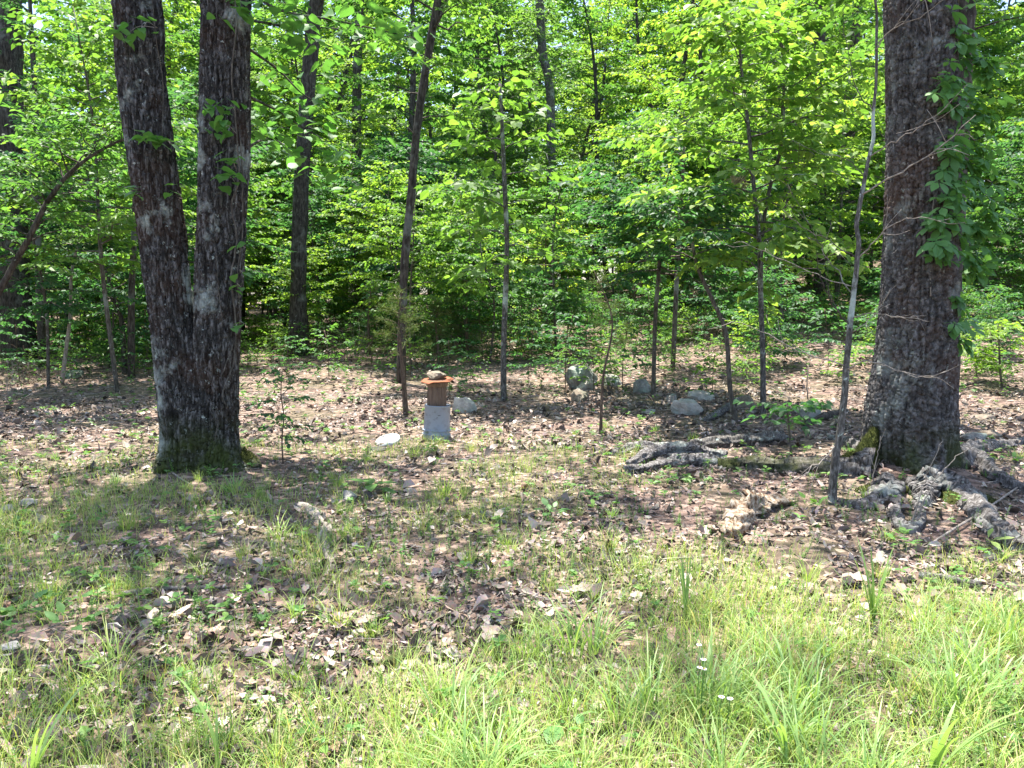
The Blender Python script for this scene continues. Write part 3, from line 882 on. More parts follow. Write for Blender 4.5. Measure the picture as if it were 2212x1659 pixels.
# grape-like vine on the left oak
vineL = thing('woody_vine', 'thin bare vine stems with a few broad leaves on the double-stemmed oak', 'vine', LBASE)
def on_stem(u, v, path, rad, out=.015):
    p = at(u, v, YL); zz = p[2] - LBASE[2]
    f = catmull(path, 120); fr = interp_along(rad, 120)
    cx = np.interp(zz, f[:, 2], f[:, 0]) + LBASE[0]; cy = np.interp(zz, f[:, 2], f[:, 1]) + LBASE[1]; rr = np.interp(zz, f[:, 2], fr)
    dx = np.clip(p[0] - cx, -rr, rr)
    return at(u, v, cy - math.sqrt(max(rr * rr - dx * dx, 0)) - out)
for st, r in (([(492, 880), (480, 850), (505, 780), (508, 680), (498, 600), (512, 520), (500, 450), (515, 380), (510, 260), (500, 160), (510, 60), (505, -30)], .010),
              ([(478, 815), (498, 760), (518, 690), (512, 600), (522, 520), (524, 420), (520, 300)], .008),
              ([(425, 965), (432, 900), (434, 860)], .007), ([(452, 1000), (470, 920), (468, 880)], .006),
              ([(480, 700), (470, 600), (462, 480), (455, 330), (450, 180), (458, 60)], .005)):
    W = [on_stem(u, v, rp, rrad, .006) - LBASE for u, v in st]
    W = catmull(W, 50) + rng.normal(0, .002, (50, 3))
    MB().add(*tube(W, r * .7, 6)).build('stem', M_TRUNK2, vineL)
W = [on_stem(u, v, lp, lrad, .03) - LBASE for u, v in ((350, 300), (352, 180), (338, 90), (330, 10), (322, -40))]
MB().add(*tube(catmull(W, 30), .004, 5)).build('stem', M_TRUNK2, vineL)
for (u, v, n, su, sv, which, tw0) in ((500, 235, 11, 30, 12, 'r', (508, 240)), (488, 275, 12, 34, 12, 'r', (512, 290)), (505, 345, 6, 16, 14, 'r', (512, 370)), (497, 385, 10, 22, 16, 'r', (512, 400)),
                                 (335, 300, 13, 30, 9, 'l', (372, 312)), (368, 312, 6, 22, 10, 'l', (372, 312)), (295, 418, 9, 20, 10, 'l', (395, 430)), (385, 415, 3, 10, 8, 'l', (395, 430)),
                                 (310, 60, 8, 30, 14, 'l', (340, 60)), (270, 80, 6, 20, 12, 'l', (340, 60)), (505, 30, 9, 36, 14, 'r', (505, 30)), (530, 535, 2, 4, 8, 'r', (518, 540)), (525, 590, 3, 6, 6, 'r', (520, 590)),
                                 (520, 620, 3, 8, 6, 'r', (515, 620)), (528, 700, 3, 6, 10, 'r', (518, 700))):
    pth, rdd = (rp, rrad) if which == 'r' else (lp, lrad)
    W0 = on_stem(*tw0, pth, rdd, .0) - LBASE
    c = on_stem(u, v, pth, rdd, .12) - LBASE
    MB().add(*tube(catmull([W0, (W0 + c) / 2 + [0, -.05, .03], c], 8), [.003] * 8, 4)).build('twig', M_GREYTWIG, vineL)
    for _ in range(n):
        p = on_stem(u + rng.normal(0, su * .6), v + rng.normal(0, sv * .7), pth, rdd, .09) + [0, -rng.uniform(0, .2), 0] - LBASE
        place_leaf(HEARTS[rng.integers(4)], vineL, p, rng.uniform(0, 6.28), rng.uniform(-.1, .55), rng.normal(0, .25), rng.uniform(.55, 1.05))

# leafy branches of the left oak reaching right across the top of the frame
for bi, (pts, dep, nl, sd) in enumerate((([(520, -40), (600, 20), (700, 40), (800, 60), (905, 85)], 6.9, 70, 1), ([(535, 40), (620, 60), (700, 95), (745, 110)], 7.3, 40, 2),
                                         ([(535, 200), (600, 240), (670, 285), (760, 330)], 7.6, 62, 3), ([(530, 330), (580, 300), (640, 330), (720, 380)], 7.9, 48, 4), ([(530, 90), (600, 150), (650, 200), (700, 230)], 7.7, 38, 5))):
    W = [at(u, v, dep) - LBASE for u, v in pts]
    W[0] = (on_stem(pts[0][0] - 15, pts[0][1], rp, rrad, -.05) - LBASE)
    P = catmull(W, 24)
    br = MB().add(*tube(P, np.linspace(.014, .003, 24), 6)).build('branch', M_TRUNK, oakL)
    for k in range(nl):
        q = P[int(rng.uniform(3, 23.99))]
        p = q + [rng.normal(0, .14), rng.normal(0, .20), rng.normal(-.04, .08)]
        place_leaf(HEARTS[rng.integers(4)], br, p, rng.uniform(0, 6.28), rng.uniform(.0, .5), rng.normal(0, .3), rng.uniform(.75, 1.35))

# ------------------------------------------------------------------ trees that the photograph lets one single out
YD = float(G(645, 768)[1])
spec_tree('oak_tree', 'dark upright trunk standing right of the double-stemmed oak, bare below', 'tree',
          [(645, 768), (645, 680), (645, 600), (650, 420), (662, 240), (676, 60), (690, -40)], [24, 18, 16, 16, 15, 15, 14], top=11, tmat=M_TRUNK, lmat=LM['mid'], seed=21,
          t0=.32, nb=34, L=2.0, leaf=.11, wseg=18, ring=60, bark=.35)
t_, P_, r_ = spec_tree('leaning_tree', 'slender dark tree leaning right and forking high above the cedars', 'tree',
          [(866, 770), (872, 600), (888, 420), (903, 260), (928, 100), (944, 10), (950, -40)], [10, 9, 8.5, 8.5, 8.5, 8, 7], Y=13.5, top=10, lmat=LM['bright'], seed=22,
          t0=.30, nb=26, L=1.6, leaf=.10, wseg=12, ring=40, bark=.3)
W = [at(u, v, 13.5) - P_[0] for u, v in ((936, 60), (952, 30), (966, -5), (985, -60))]
MB().add(*tube(catmull(W, 10), np.linspace(.045, .03, 10), 8)).build('fork', M_TRUNK, t_)
spec_tree('oak_tree', 'dark trunk half hidden behind the creeper-covered oak', 'tree',
          [(2030, 905), (2040, 740), (2050, 600), (2060, 400), (2068, 250), (2074, 100), (2078, -20)], [34, 30, 26, 24, 24, 26, 26], Y=9.6, top=10, seed=23,
          t0=.5, nb=16, L=2.0, leaf=.11, wseg=20, ring=60, bark=.35)
spec_tree('oak_tree', 'stout dark trunk flaring at its base in the shaded woods', 'tree',
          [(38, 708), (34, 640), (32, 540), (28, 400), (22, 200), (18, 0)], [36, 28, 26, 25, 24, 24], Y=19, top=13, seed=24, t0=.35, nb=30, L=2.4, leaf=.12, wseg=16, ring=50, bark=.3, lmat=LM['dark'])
spec_tree('leaning_tree', 'dark bowed trunk arching out over the shaded leaf litter', 'tree',
          [(-70, 800), (-20, 680), (20, 590), (62, 515), (105, 432), (160, 365), (235, 315), (300, 290)], [8, 7, 6.5, 6, 5, 4, 3, 2], Y=10.5, seed=25, t0=.35, nb=26, L=1.3, leaf=.09, wseg=10, ring=40, lmat=LM['mid'], up=.5)
for pts, hw, Y, sd, lab, lm in (
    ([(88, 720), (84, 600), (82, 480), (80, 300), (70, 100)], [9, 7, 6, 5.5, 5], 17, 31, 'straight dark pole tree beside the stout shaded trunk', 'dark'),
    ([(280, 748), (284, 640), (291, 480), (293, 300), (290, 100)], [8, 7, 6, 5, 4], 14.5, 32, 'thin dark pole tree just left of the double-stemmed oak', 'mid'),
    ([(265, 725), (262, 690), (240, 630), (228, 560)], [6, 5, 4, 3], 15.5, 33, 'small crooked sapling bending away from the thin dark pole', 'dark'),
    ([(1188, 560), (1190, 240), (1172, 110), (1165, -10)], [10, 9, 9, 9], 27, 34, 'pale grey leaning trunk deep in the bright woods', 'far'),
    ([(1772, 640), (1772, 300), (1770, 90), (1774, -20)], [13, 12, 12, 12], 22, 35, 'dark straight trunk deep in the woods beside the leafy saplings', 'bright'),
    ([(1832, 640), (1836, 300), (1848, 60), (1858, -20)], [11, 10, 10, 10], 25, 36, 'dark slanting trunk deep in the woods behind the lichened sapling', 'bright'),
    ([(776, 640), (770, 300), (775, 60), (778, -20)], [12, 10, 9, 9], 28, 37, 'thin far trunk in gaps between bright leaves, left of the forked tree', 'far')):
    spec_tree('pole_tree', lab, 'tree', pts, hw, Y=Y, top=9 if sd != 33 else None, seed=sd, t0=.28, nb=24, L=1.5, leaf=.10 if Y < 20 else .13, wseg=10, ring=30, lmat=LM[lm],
              tmat=M_LICHEN if sd == 34 else M_TRUNK)

# saplings in the middle ground
spec_tree('sapling', 'pale mottled sapling with big round leaves, right of the bucket', 'sapling',
          [(1088, 866), (1088, 750), (1092, 640), (1095, 520), (1090, 400), (1085, 280), (1080, 180)], [7, 6, 6, 5, 5, 4, 3], tmat=M_LICHEN, lmat=LM['bright'], seed=41,
          t0=.42, nb=22, L=.95, leaf=.15, ratio=.8, dens=.8, wseg=10, ring=30, up=.15)
spec_tree('sapling', 'grey spotted maple sapling splitting in two, layered bright leaves', 'sapling',
          [(1648, 902), (1648, 780), (1643, 640), (1640, 520), (1628, 400), (1615, 260), (1600, 130), (1596, 20)], [6.5, 6, 5.5, 5, 4.5, 4, 3, 2.5], tmat=M_LICHEN, lmat=LM['bright'], seed=42, top=4.8,
          t0=.33, nb=42, L=1.6, leaf=.115, wseg=10, ring=30, up=.15, ratio=.8)
spec_tree('sapling', 'dark upright stem crossing the maple sapling, bright lobed leaves high up', 'sapling',
          [(1652, 880), (1644, 560), (1660, 420), (1688, 310), (1692, 150), (1680, 20)], [4.5, 4.5, 4, 4, 3, 3], Y=10.6, tmat=M_TRUNK2, lmat=LM['bright'], seed=43, top=5.0,
          t0=.5, nb=22, L=1.4, leaf=.11, wseg=8, ring=30, up=.45, ratio=.8)
spec_tree('sapling', 'bent leaning sapling rising beside the broken pale log', 'sapling',
          [(1592, 912), (1577, 840), (1568, 720), (1540, 650), (1508, 580), (1490, 500), (1470, 420)], [5.5, 5.5, 5, 4.5, 4, 3, 2], tmat=M_TRUNK2, lmat=LM['dark'], seed=44,
          t0=.7, nb=14, L=1.1, leaf=.09, wseg=8, ring=30)
spec_tree('sapling', 'slim dogwood sapling with flat bluish-green leaf layers', 'sapling',
          [(1412, 805), (1415, 700), (1422, 600), (1428, 520), (1432, 440)], [5, 4.5, 4.5, 4, 2.5], Y=11.5, tmat=M_TRUNK2, lmat=LM['dark'], seed=45,
          t0=.52, nb=34, L=1.7, leaf=.105, wseg=8, ring=30, up=.05, droop=.12, shape='flat', dens=1.2)
spec_tree('sapling', 'dark thin sapling standing close to the dogwood layers', 'sapling',
          [(1455, 720), (1462, 600), (1470, 480), (1476, 350)], [5.5, 5, 4.5, 3.5], Y=14, tmat=M_TRUNK2, lmat=LM['bright'], seed=46, top=4.5, t0=.45, nb=24, L=1.5, leaf=.09, ring=30)
spec_tree('sapling', 'thread-thin sapling with small leaves beside the double-stemmed oak', 'sapling',
          [(612, 1002), (609, 950), (613, 900), (607, 850), (610, 800)], [1.8, 1.6, 1.4, 1.1, .8], tmat=M_BROWNTWIG, lmat=LM['dark'], seed=47, t0=.25, nb=12, L=.26, leaf=.055, ring=16, dens=.6)
spec_tree('sapling', 'thin pale sapling with bare whitish twigs over the leaf litter', 'sapling',
          [(133, 828), (142, 760), (152, 680), (154, 600), (165, 540), (192, 480)], [5, 4.5, 4, 3.5, 3, 2], tmat=M_GREYTWIG, lmat=LM['mid'], seed=48, t0=.75, nb=7, L=.6, leaf=.06, ring=20, dens=.15)
spec_tree('sapling', 'low leafy seedling with broad leaves behind the lichened log', 'sapling',
          [(1710, 985), (1706, 940), (1702, 895), (1700, 880)], [2.5, 2.2, 2, 1.5], tmat=M_TRUNK2, lmat=LM['dark'], seed=49, t0=.45, nb=7, L=.28, leaf=.09, ring=14, ratio=.75, dens=.6)
spec_tree('sapling', 'yellow-green leafy sapling beyond the roots of the blocky-barked oak', 'sapling',
          [(2165, 840), (2160, 790), (2158, 740), (2155, 700)], [3, 2.5, 2, 1.5], tmat=M_TRUNK2, lmat=LM['yellow'], seed=50, t0=.25, nb=18, L=.75, leaf=.075, ring=14, up=.1)
spec_tree('sapling', 'knee-high light green seedling past the blocky-barked oak', 'sapling',
          [(2110, 815), (2108, 780), (2105, 750)], [2, 2, 1.2], tmat=M_TRUNK2, lmat=LM['bright'], seed=51, t0=.25, nb=12, L=.5, leaf=.06, ring=14, up=.1)

# lichen-spotted sapling in front of the right oak, bare dead twigs
kt = thing('sapling', 'crooked lichen-spotted sapling with bare dead twigs in front of thick oak', 'sapling', G(1797, 1088))
KB = np.array(kt.location); KY = KB[1]
kp = pxpath([(1797, 1095), (1803, 1000), (1815, 930), (1824, 840), (1832, 740), (1845, 640), (1851, 540), (1856, 460), (1870, 370), (1886, 280), (1893, 150), (1890, 20), (1888, -60)], KY) - KB
kr = np.array([10, 8.5, 7.5, 7, 6.5, 5.5, 5, 4.5, 4, 3.5, 3, 2.5, 2]) * KY / FPX
P = catmull(kp, 70); rr = interp_along(kr, 70); P[2:, :2] += .02 * (np.stack([vnoise(np.arange(68) * .33, np.zeros(68), None, 3), vnoise(np.arange(68) * .33, np.ones(68) * 5, None, 3)], -1) - .5)
th = np.linspace(0, 6.283, 14, endpoint=False)[None, :]; s = np.linspace(0, 1, 70)[:, None]
MB().add(*tube(P, rr, 14, rr[:, None] * .35 * (fbm(np.cos(th) * 2.5 + 0 * s, np.sin(th) * 2.5, s * 45, 77, 3) - .5))).build('trunk', M_LICHEN, kt)
rng = rng_(505)
def twigline(parent, base, pts, Y0, Y1, r, mat, name='twig', fork=3, seed=0, fl=.25):
    g = rng_(seed)
    Ys = np.linspace(Y0, Y1, len(pts))
    W = np.array([at(u, v, y) for (u, v), y in zip(pts, Ys)]) - base
    P = catmull(W, 16); P[1:] += g.normal(0, .006, (15, 3))
    mb = MB().add(*tube(P, np.linspace(r, r * .3, 16), 5))
    for k in range(fork):
        i = g.integers(4, 15); d = norm(P[i] - P[i - 1]); e = norm(d + g.normal(0, .55, 3)); l = fl * g.uniform(.4, 1.2)
        Q = np.array([P[i], P[i] + e * l * .5 + g.normal(0, .01, 3), P[i] + e * l + [0, 0, g.normal(0, .04)]])
        mb.add(*tube(catmull(Q, 6), np.linspace(r * .45, r * .2, 6), 4))
    return mb.build(name, mat, parent)
for i, (pts, y1, r, m) in enumerate((
    ([(1824, 790), (1760, 770), (1700, 745), (1640, 712), (1560, 690)], -.3, .006, M_GREYTWIG),
    ([(1836, 705), (1800, 660), (1775, 600), (1765, 540)], -.2, .007, M_TRUNK),
    ([(1840, 690), (1880, 675), (1940, 685), (2010, 692)], -.5, .005, M_GREYTWIG),
    ([(1826, 800), (1870, 780), (1930, 795), (1985, 815), (2050, 800)], -.5, .006, M_GREYTWIG),
    ([(1852, 560), (1890, 520), (1930, 485), (1975, 470), (2050, 475)], -.4, .006, M_GREYTWIG),
    ([(1862, 420), (1910, 392), (1975, 355), (2050, 300), (2110, 250)], -.4, .008, M_GREYTWIG),
    ([(1876, 340), (1925, 308), (1980, 280), (2045, 232)], -.4, .006, M_GREYTWIG),
    ([(1850, 560), (1790, 520), (1720, 480), (1690, 450)], .5, .005, M_TRUNK2),
    ([(1846, 640), (1790, 560), (1760, 510), (1700, 400)], .6, .005, M_TRUNK2),
    ([(1886, 240), (1850, 190), (1830, 100), (1820, 20)], .2, .005, M_TRUNK2),
    ([(1890, 110), (1930, 60), (1990, 35), (2040, 0)], -.4, .005, M_GREYTWIG),
    ([(1838, 720), (1870, 700), (1900, 660), (1915, 640)], -.3, .005, M_GREYTWIG),
    ([(1810, 960), (1770, 1000), (1700, 1050), (1640, 1085)], -.2, .006, M_GREYTWIG),
    ([(1846, 620), (1780, 600), (1690, 560), (1600, 520)], .2, .004, M_GREYTWIG),
    ([(1868, 380), (1820, 340), (1770, 330), (1700, 300)], .4, .004, M_TRUNK2))):
    twigline(kt, KB, pts, KY, KY + y1, r, m, 'twig', 5, 700 + i)
g_ = grow(515, kp, kr, t0=.93, nb=4, L=.5, leaf=.08, ring=40)
g_[1].build('branches', M_TRUNK2, kt); g_[2].build('crown', LM['bright'], kt, smooth=False)

# ------------------------------------------------------------------ cedars (feathery)
def cedar(name, label, px, hwpx, height, width, seed, t0=.35, n=46, lmat=None, Y=None):
    b = G(*px) if Y is None else at(px[0], px[1], Y)
    b[2] = gz(b[0], b[1]); r0 = hwpx * b[1] / FPX
    rng = rng_(seed)
    t = thing(name, label, 'cedar', b)
    P = catmull(np.array([[0, 0, -.04], [rng.normal(0, .03), 0, height * .35], [rng.normal(0, .05), 0, height * .7], [rng.normal(0, .06), 0, height]]), 24)
    MB().add(*tube(P, np.linspace(r0, .004, 24), 9)).build('trunk', M_BROWNTWIG, t)
    bw, lf = MB(), MB()
    LP, LD = [], []
    for i in range(n):
        tt = rng.uniform(0, 1); z = t0 + (1 - t0) * tt
        k = min(int(z * 23), 22); p0 = P[k]
        a = rng.uniform(0, 6.28); ln = width * (1.05 - tt * .8) * rng.uniform(.5, 1.1)
        h = np.array([math.cos(a), math.sin(a), rng.uniform(.15, .7)])
        s = np.linspace(0, 1, 6)[:, None]
        B = p0 + h * ln * s + np.array([0, 0, -.15 * ln]) * s ** 2 + rng.normal(0, .012, (6, 3)) * s
        bw.add(*tube(B, np.linspace(.005, .0015, 6), 3, cap=False))
        for q in range(int(14 + 26 * ln)):
            f = rng.uniform(.25, 1); kk = min(int(f * 5), 4); pb = B[kk] + (B[kk + 1] - B[kk]) * (f * 5 - kk)
            d = norm(norm(h) + rng.normal(0, .6, 3))
            l = rng.uniform(.05, .13)
            for e in range(6):
                LP.append(pb + d * l * e / 6); LD.append(norm(d + rng.normal(0, .5, 3)))
    LP, LD = np.array(LP), np.array(LD); m = len(LP)
    lf.add(*leaves(LP, LD, rng.normal(0, 1, (m, 3)), rng.uniform(.018, .04, m), .0055, .1, .1))
    bw.build('branches', M_BROWNTWIG, t); lf.build('crown', lmat or M_CEDAR, t, smooth=False)
    return t
cedar('cedar_sapling', 'feathery cedar sapling standing behind the bucket and pipe', (948, 792), 4, 1.35, .55, 61, .12, 60)
cedar('cedar_sapling', 'cedar sapling with bare brown stem left of the bucket', (877, 896), 6.5, 1.65, .42, 62, .45, 40)
cedar('cedar_sapling', 'spindly reddish cedar stem among leaves in front of the boulders', (1297, 942), 4, 1.9, .28, 63, .45, 20)
cedar('cedar_sapling', 'wispy cedar sapling far behind the leaf litter, beside the forked tree', (1010, 770), 4, 2.1, .6, 64, .1, 55)
cedar('cedar_sapling', 'dull cedar sapling left of the forked leaning tree', (800, 765), 4, 1.8, .5, 65, .12, 45)
cedar('cedar_sapling', 'taller sparse cedar deep in the shade above the boulders', (1180, 740), 5, 2.8, .7, 66, .15, 55)

# tan dead tuft hung up in the maple
dt = thing('dead_branch', 'tan withered cedar sprig hanging beside the grey maple sapling', 'branch', at(1590, 400, 10.0))
mb = MB(); rng = rng_(90)
D = norm(rng.normal(0, 1, (420, 3)) + [0, 0, .1]); m_ = 420
mb.add(*leaves(D * rng.uniform(0, .12, (m_, 1)) * [1.1, .8, .8], norm(D + rng.normal(0, .4, (m_, 3))), rng.normal(0, 1, (m_, 3)), rng.uniform(.05, .11, m_), .006, .1, .2))
mb.build('needles', M_STRAW, dt, smooth=False)
MB().add(*tube(np.array([[.22, 0, .25], [.1, 0, .1], [0, 0, 0], [.1, .0, -.25], [.16, 0, -.4]]), [.005] * 5, 5)).build('stem', M_BROWNTWIG, dt)

# ------------------------------------------------------------------ the woods behind
def proto(name, seed, height, r0, t0, nb, L, leaf, lm, tm=None, **kw):
    rng = rng_(seed)
    P = np.array([[0, 0, -.15], [rng.normal(0, .02) * height, rng.normal(0, .02) * height, height * .35],
                  [rng.normal(0, .035) * height, rng.normal(0, .035) * height, height * .7], [rng.normal(0, .05) * height, rng.normal(0, .05) * height, height]])
    g = grow(seed, P, [r0 * 1.15, r0, r0 * .6, .01], t0=t0, nb=nb, L=L, leaf=leaf, **kw)
    t = thing(name, '', 'tree', (0, 0, -100))
    g[0].build('trunk', tm or M_TRUNK, t); g[1].build('branches', tm or M_TRUNK, t); g[2].build('crown', LM[lm], t, smooth=False)
    return t

protoU = [proto('understory_tree', 100 + i, h, r, t0, nb, L, lf, lm, M_TRUNK2, twigs=True, up=.15, droop=.22, ratio=.72) for i, (h, r, t0, nb, L, lf, lm) in enumerate((
    (4.6, .028, .28, 38, 1.5, .105, 'bright'), (5.4, .032, .30, 42, 1.6, .115, 'yellow'), (4.0, .026, .30, 34, 1.4, .10, 'mid'),
    (6.2, .038, .30, 46, 1.8, .12, 'bright'), (5.0, .030, .26, 40, 1.7, .105, 'dark'), (3.4, .020, .30, 30, 1.2, .10, 'yellow')))]
protoB = [proto('bushy_tree', 110 + i, h, r, t0, nb, L, lf, lm, M_TRUNK2, twigs=False, up=.15, droop=.22, ratio=.72) for i, (h, r, t0, nb, L, lf, lm) in enumerate((
    (5.6, .030, .08, 52, 1.7, .12, 'bright'), (6.8, .036, .10, 56, 1.9, .13, 'mid'), (5.0, .026, .06, 48, 1.6, .115, 'far'), (7.5, .04, .10, 60, 2.0, .135, 'yellow')))]
labB = ['bushy fresh green sapling leafy to the ground deep in the woods', 'taller bushy medium green sapling leafy to the ground deep in the woods',
        'bushy pale green sapling leafy to the ground deep in the woods', 'tallest bushy yellowish sapling leafy to the ground deep in the woods']
labU = ['young understory tree with layered fresh green leaves in the woods behind', 'young understory tree with yellowish sunlit leaves in the woods behind',
        'young understory tree with medium green leaves in the woods behind', 'taller understory tree with spreading fresh green leaves in the woods behind',
        'young understory tree with deep green leaves in the woods behind', 'small slender understory tree with yellow-green leaves in the woods behind']
protoM = [proto('woodland_tree', 120 + i, h, r, t0, nb, L, lf, lm, None, twigs=False, wseg=9, up=.25, droop=.25, dens=1.1, ratio=.72) for i, (h, r, t0, nb, L, lf, lm) in enumerate((
    (12, .08, .20, 54, 2.3, .14, 'bright'), (14, .10, .24, 58, 2.5, .15, 'mid'), (11, .07, .18, 52, 2.2, .14, 'far'), (15, .12, .26, 58, 2.7, .15, 'yellow')))]
labM = ['mid-height woodland tree with bright green crown behind the saplings', 'mid-height woodland tree with medium green crown behind the saplings',
        'mid-height woodland tree with pale green crown behind the saplings', 'tall dark-trunked woodland tree with yellowish crown behind the saplings']
protoF = [proto('far_tree', 140 + i, h, r, t0, nb, L, lf, lm, None, twigs=False, wseg=7, up=.3, droop=.25, dens=1.15, ratio=.75) for i, (h, r, t0, nb, L, lf, lm) in enumerate((
    (19, .17, .10, 64, 3.6, .24, 'far'), (22, .20, .14, 66, 4.0, .26, 'bright'), (17, .14, .08, 60, 3.4, .23, 'far')))]
labF = ['distant tree with pale green crown closing off the woods', 'distant taller tree with bright green crown closing off the woods', 'distant shorter tree with pale crown closing off the woods']
protoS = [proto('shrub', 160 + i, h, .010, .12, nb, L, lf, lm, M_BROWNTWIG, twigs=False, up=.35, droop=.2, wseg=5) for i, (h, nb, L, lf, lm) in enumerate((
    (1.2, 22, .65, .075, 'mid'), (.9, 18, .55, .07, 'bright'), (1.6, 26, .7, .08, 'dark'), (.7, 15, .5, .065, 'yellow')))]
labS = ['waist-high shrub with medium green leaves on the forest floor', 'low shrub with bright green leaves on the forest floor',
        'taller dark green shrub on the forest floor', 'ankle-high yellowish seedling shrub on the forest floor']
for pr in protoS:
    pr['category'] = 'shrub'

placed = [(-2.95, YL), (3.45, YR)]
def scatter(protos, labels, group, n, y0, y1, wide, mind, seed, smin, smax, keep=None, bias=1.0):
    rng = rng_(seed)
    done, pts, tries = 0, [], 0
    used = set()
    while done < n and tries < n * 60:
        tries += 1
        y = y0 + (y1 - y0) * rng.uniform() ** bias
        x = rng.uniform(-1, 1) * (wide * y + 3)
        if any((x - a) ** 2 + (y - b) ** 2 < mind * mind for a, b in pts): continue
        if keep is not None and not keep(x, y): continue
        pts.append((x, y))
        i = int(rng.integers(len(protos)))
        loc = (x, y, gz(x, y)); rz = rng.uniform(0, 6.28); sc = rng.uniform(smin, smax)
        if i not in used:
            used.add(i); o = protos[i]; o.location = loc; o.rotation_euler = (0, 0, rz); o.scale = (sc,) * 3
            o['label'] = near_label(labels[i], x, y, 5.0); o['group'] = group + ' ' + str(labels[i].split(' in ')[0].split(' behind ')[0].split(' closing ')[0].split(' on ')[0])
        else:
            copy_tree(protos[i], loc, rz, sc, near_label(labels[i], x, y, 5.0))
        done += 1
    for k, pr in enumerate(protos):
        if k not in used:
            for ch in list(pr.children): bpy.data.objects.remove(ch)
            bpy.data.objects.remove(pr)
    return pts

def keepU(x, y):
    a = x / y
    # keep the leaf-strewn opening behind the bucket clear
    if y < 15 and -.45 < a < .25: return False
    if y < 13.2: return abs(a) > .35 and a < 0
    if a > .08 and y < 17.5: return False
    return keepB(x, y)
def keepB(x, y):
    u = CX + FPX * x / y
    # nothing stands in front of the trunks that show clearly
    for u0, w, yy in ((648, 20, YD), (890, 10, 13.5), (85, 10, 17), (35, 20, 19), (285, 10, 14.5)):
        if abs(u - u0) < w + 1.3 * FPX / y and y < yy + .8: return False
    return True
scatter(protoU, labU, 'understory:', 105, 12.5, 28, .72, 1.2, 201, .75, 1.25, keepU, 1.2)
scatter(protoB, labB, 'bushy saplings:', 56, 26, 44, .72, 2.0, 205, .75, 1.25, keepB, 1.0)
scatter(protoM, labM, 'woodland:', 84, 23, 54, .72, 2.4, 202, .8, 1.25, keepB, 1.0)
scatter(protoF, labF, 'distant:', 120, 46, 100, .70, 3.0, 203, .95, 1.3, None, 1.0)
protoT = [proto('seedling', 170 + i, h, .006, .15, nb, L, lf, lm, M_BROWNTWIG, twigs=False, up=.3, droop=.2, wseg=5, dens=.8) for i, (h, nb, L, lf, lm) in enumerate((
    (.8, 9, .38, .075, 'mid'), (.55, 8, .32, .07, 'bright'), (1.1, 11, .42, .08, 'dark')))]
for pr in protoT: pr['category'] = 'seedling'
scatter(protoT, ['thin medium green seedling on the leafy slope', 'short bright green seedling on the leafy slope', 'tall deep green seedling on the leafy slope'], 'seedlings:', 160, 11.5, 21, .72, .5, 206, .6, 1.2,
        lambda x, y: x / y > -.1 or y > 14, 1.0)
scatter(protoS, labS, 'shrubs:', 250, 14.0, 32, .72, .65, 204, .55, 1.1, lambda x, y: (y > 16 or abs(x / y) > .3) and keepB(x, y), 1.2)

# bare brushwood
def brush(loc, size, seed, label, mat, n=12):
    rng = rng_(seed)
    mb = MB()
    for k in range(n):
        a = rng.uniform(0, 6.28); up = rng.uniform(.5, 1.4); l = size * rng.uniform(.5, 1.1)
        d = np.array([math.cos(a) * math.cos(up), math.sin(a) * math.cos(up), math.sin(up)])
        s = np.linspace(0, 1, 7)[:, None]
        P = rng.normal(0, .03, 3) * [1, 1, 0] - [0, 0, .03] + d * l * s + rng.normal(0, .06 * size, 3) * s ** 2 + rng.normal(0, .012 * size, (7, 3)) * s
        mb.add(*tube(P, np.linspace(.005, .0015, 7), 4))
        for q in range(4):
            i = rng.integers(2, 6); e = norm(d + rng.normal(0, .7, 3)); ll = l * rng.uniform(.15, .45)
            mb.add(*tube(np.array([P[i], P[i] + e * ll * .5 + rng.normal(0, .015, 3), P[i] + e * ll]), [.0025, .0018, .001], 3))
    o = mb.build('brushwood', mat)
    o.location = tuple(loc)
    return tag(o, label, 'brushwood', 'bare brushwood ' + label[:22])
rng = rng_(606)
for k, (u, v, sz) in enumerate(((720, 770, 1.2), (770, 775, 1.4), (830, 770, 1.3), (905, 760, 1.0), (1000, 755, 1.2), (1050, 765, 1.0), (1120, 760, 1.1), (1160, 745, 1.2), (690, 745, 1.2),
                                (1250, 735, 1.3), (1330, 720, 1.3), (1500, 720, 1.0), (1560, 740, .9), (420 - 90, 760, .8), (60, 830, .8), (20, 870, .9))):
    p = G(u, v)
    brush(p, sz * .8, 610 + k, 'tangle of thin pale bare twigs on the forest floor' if k % 2 else 'tangle of thin brown bare twigs on the forest floor', M_GREYTWIG if k % 2 else M_BROWNTWIG)

# ------------------------------------------------------------------ bucket, pipe, plate, stone, lid
def lathe(prof, segs=48, wob=0.0, seed=0):
    prof = np.asarray(prof, float)
    th = np.linspace(0, 2 * math.pi, segs, endpoint=False)
    w = 1 + wob * (fbm(np.cos(th) * 1.3 + seed, np.sin(th) * 1.3, None, seed, 2) - .5)
    V = np.stack([prof[:, 0, None] * np.cos(th) * w, prof[:, 0, None] * np.sin(th) * w, np.broadcast_to(prof[:, 1, None], (len(prof), segs))], -1)
    n = len(prof)
    i = np.arange(n - 1)[:, None] * segs; j = np.arange(segs)[None, :]; j2 = (j + 1) % segs
    Q = np.stack([i + j, i + j2, i + segs + j2, i + segs + j], -1).reshape(-1, 4)
    return V.reshape(-1, 3), Q

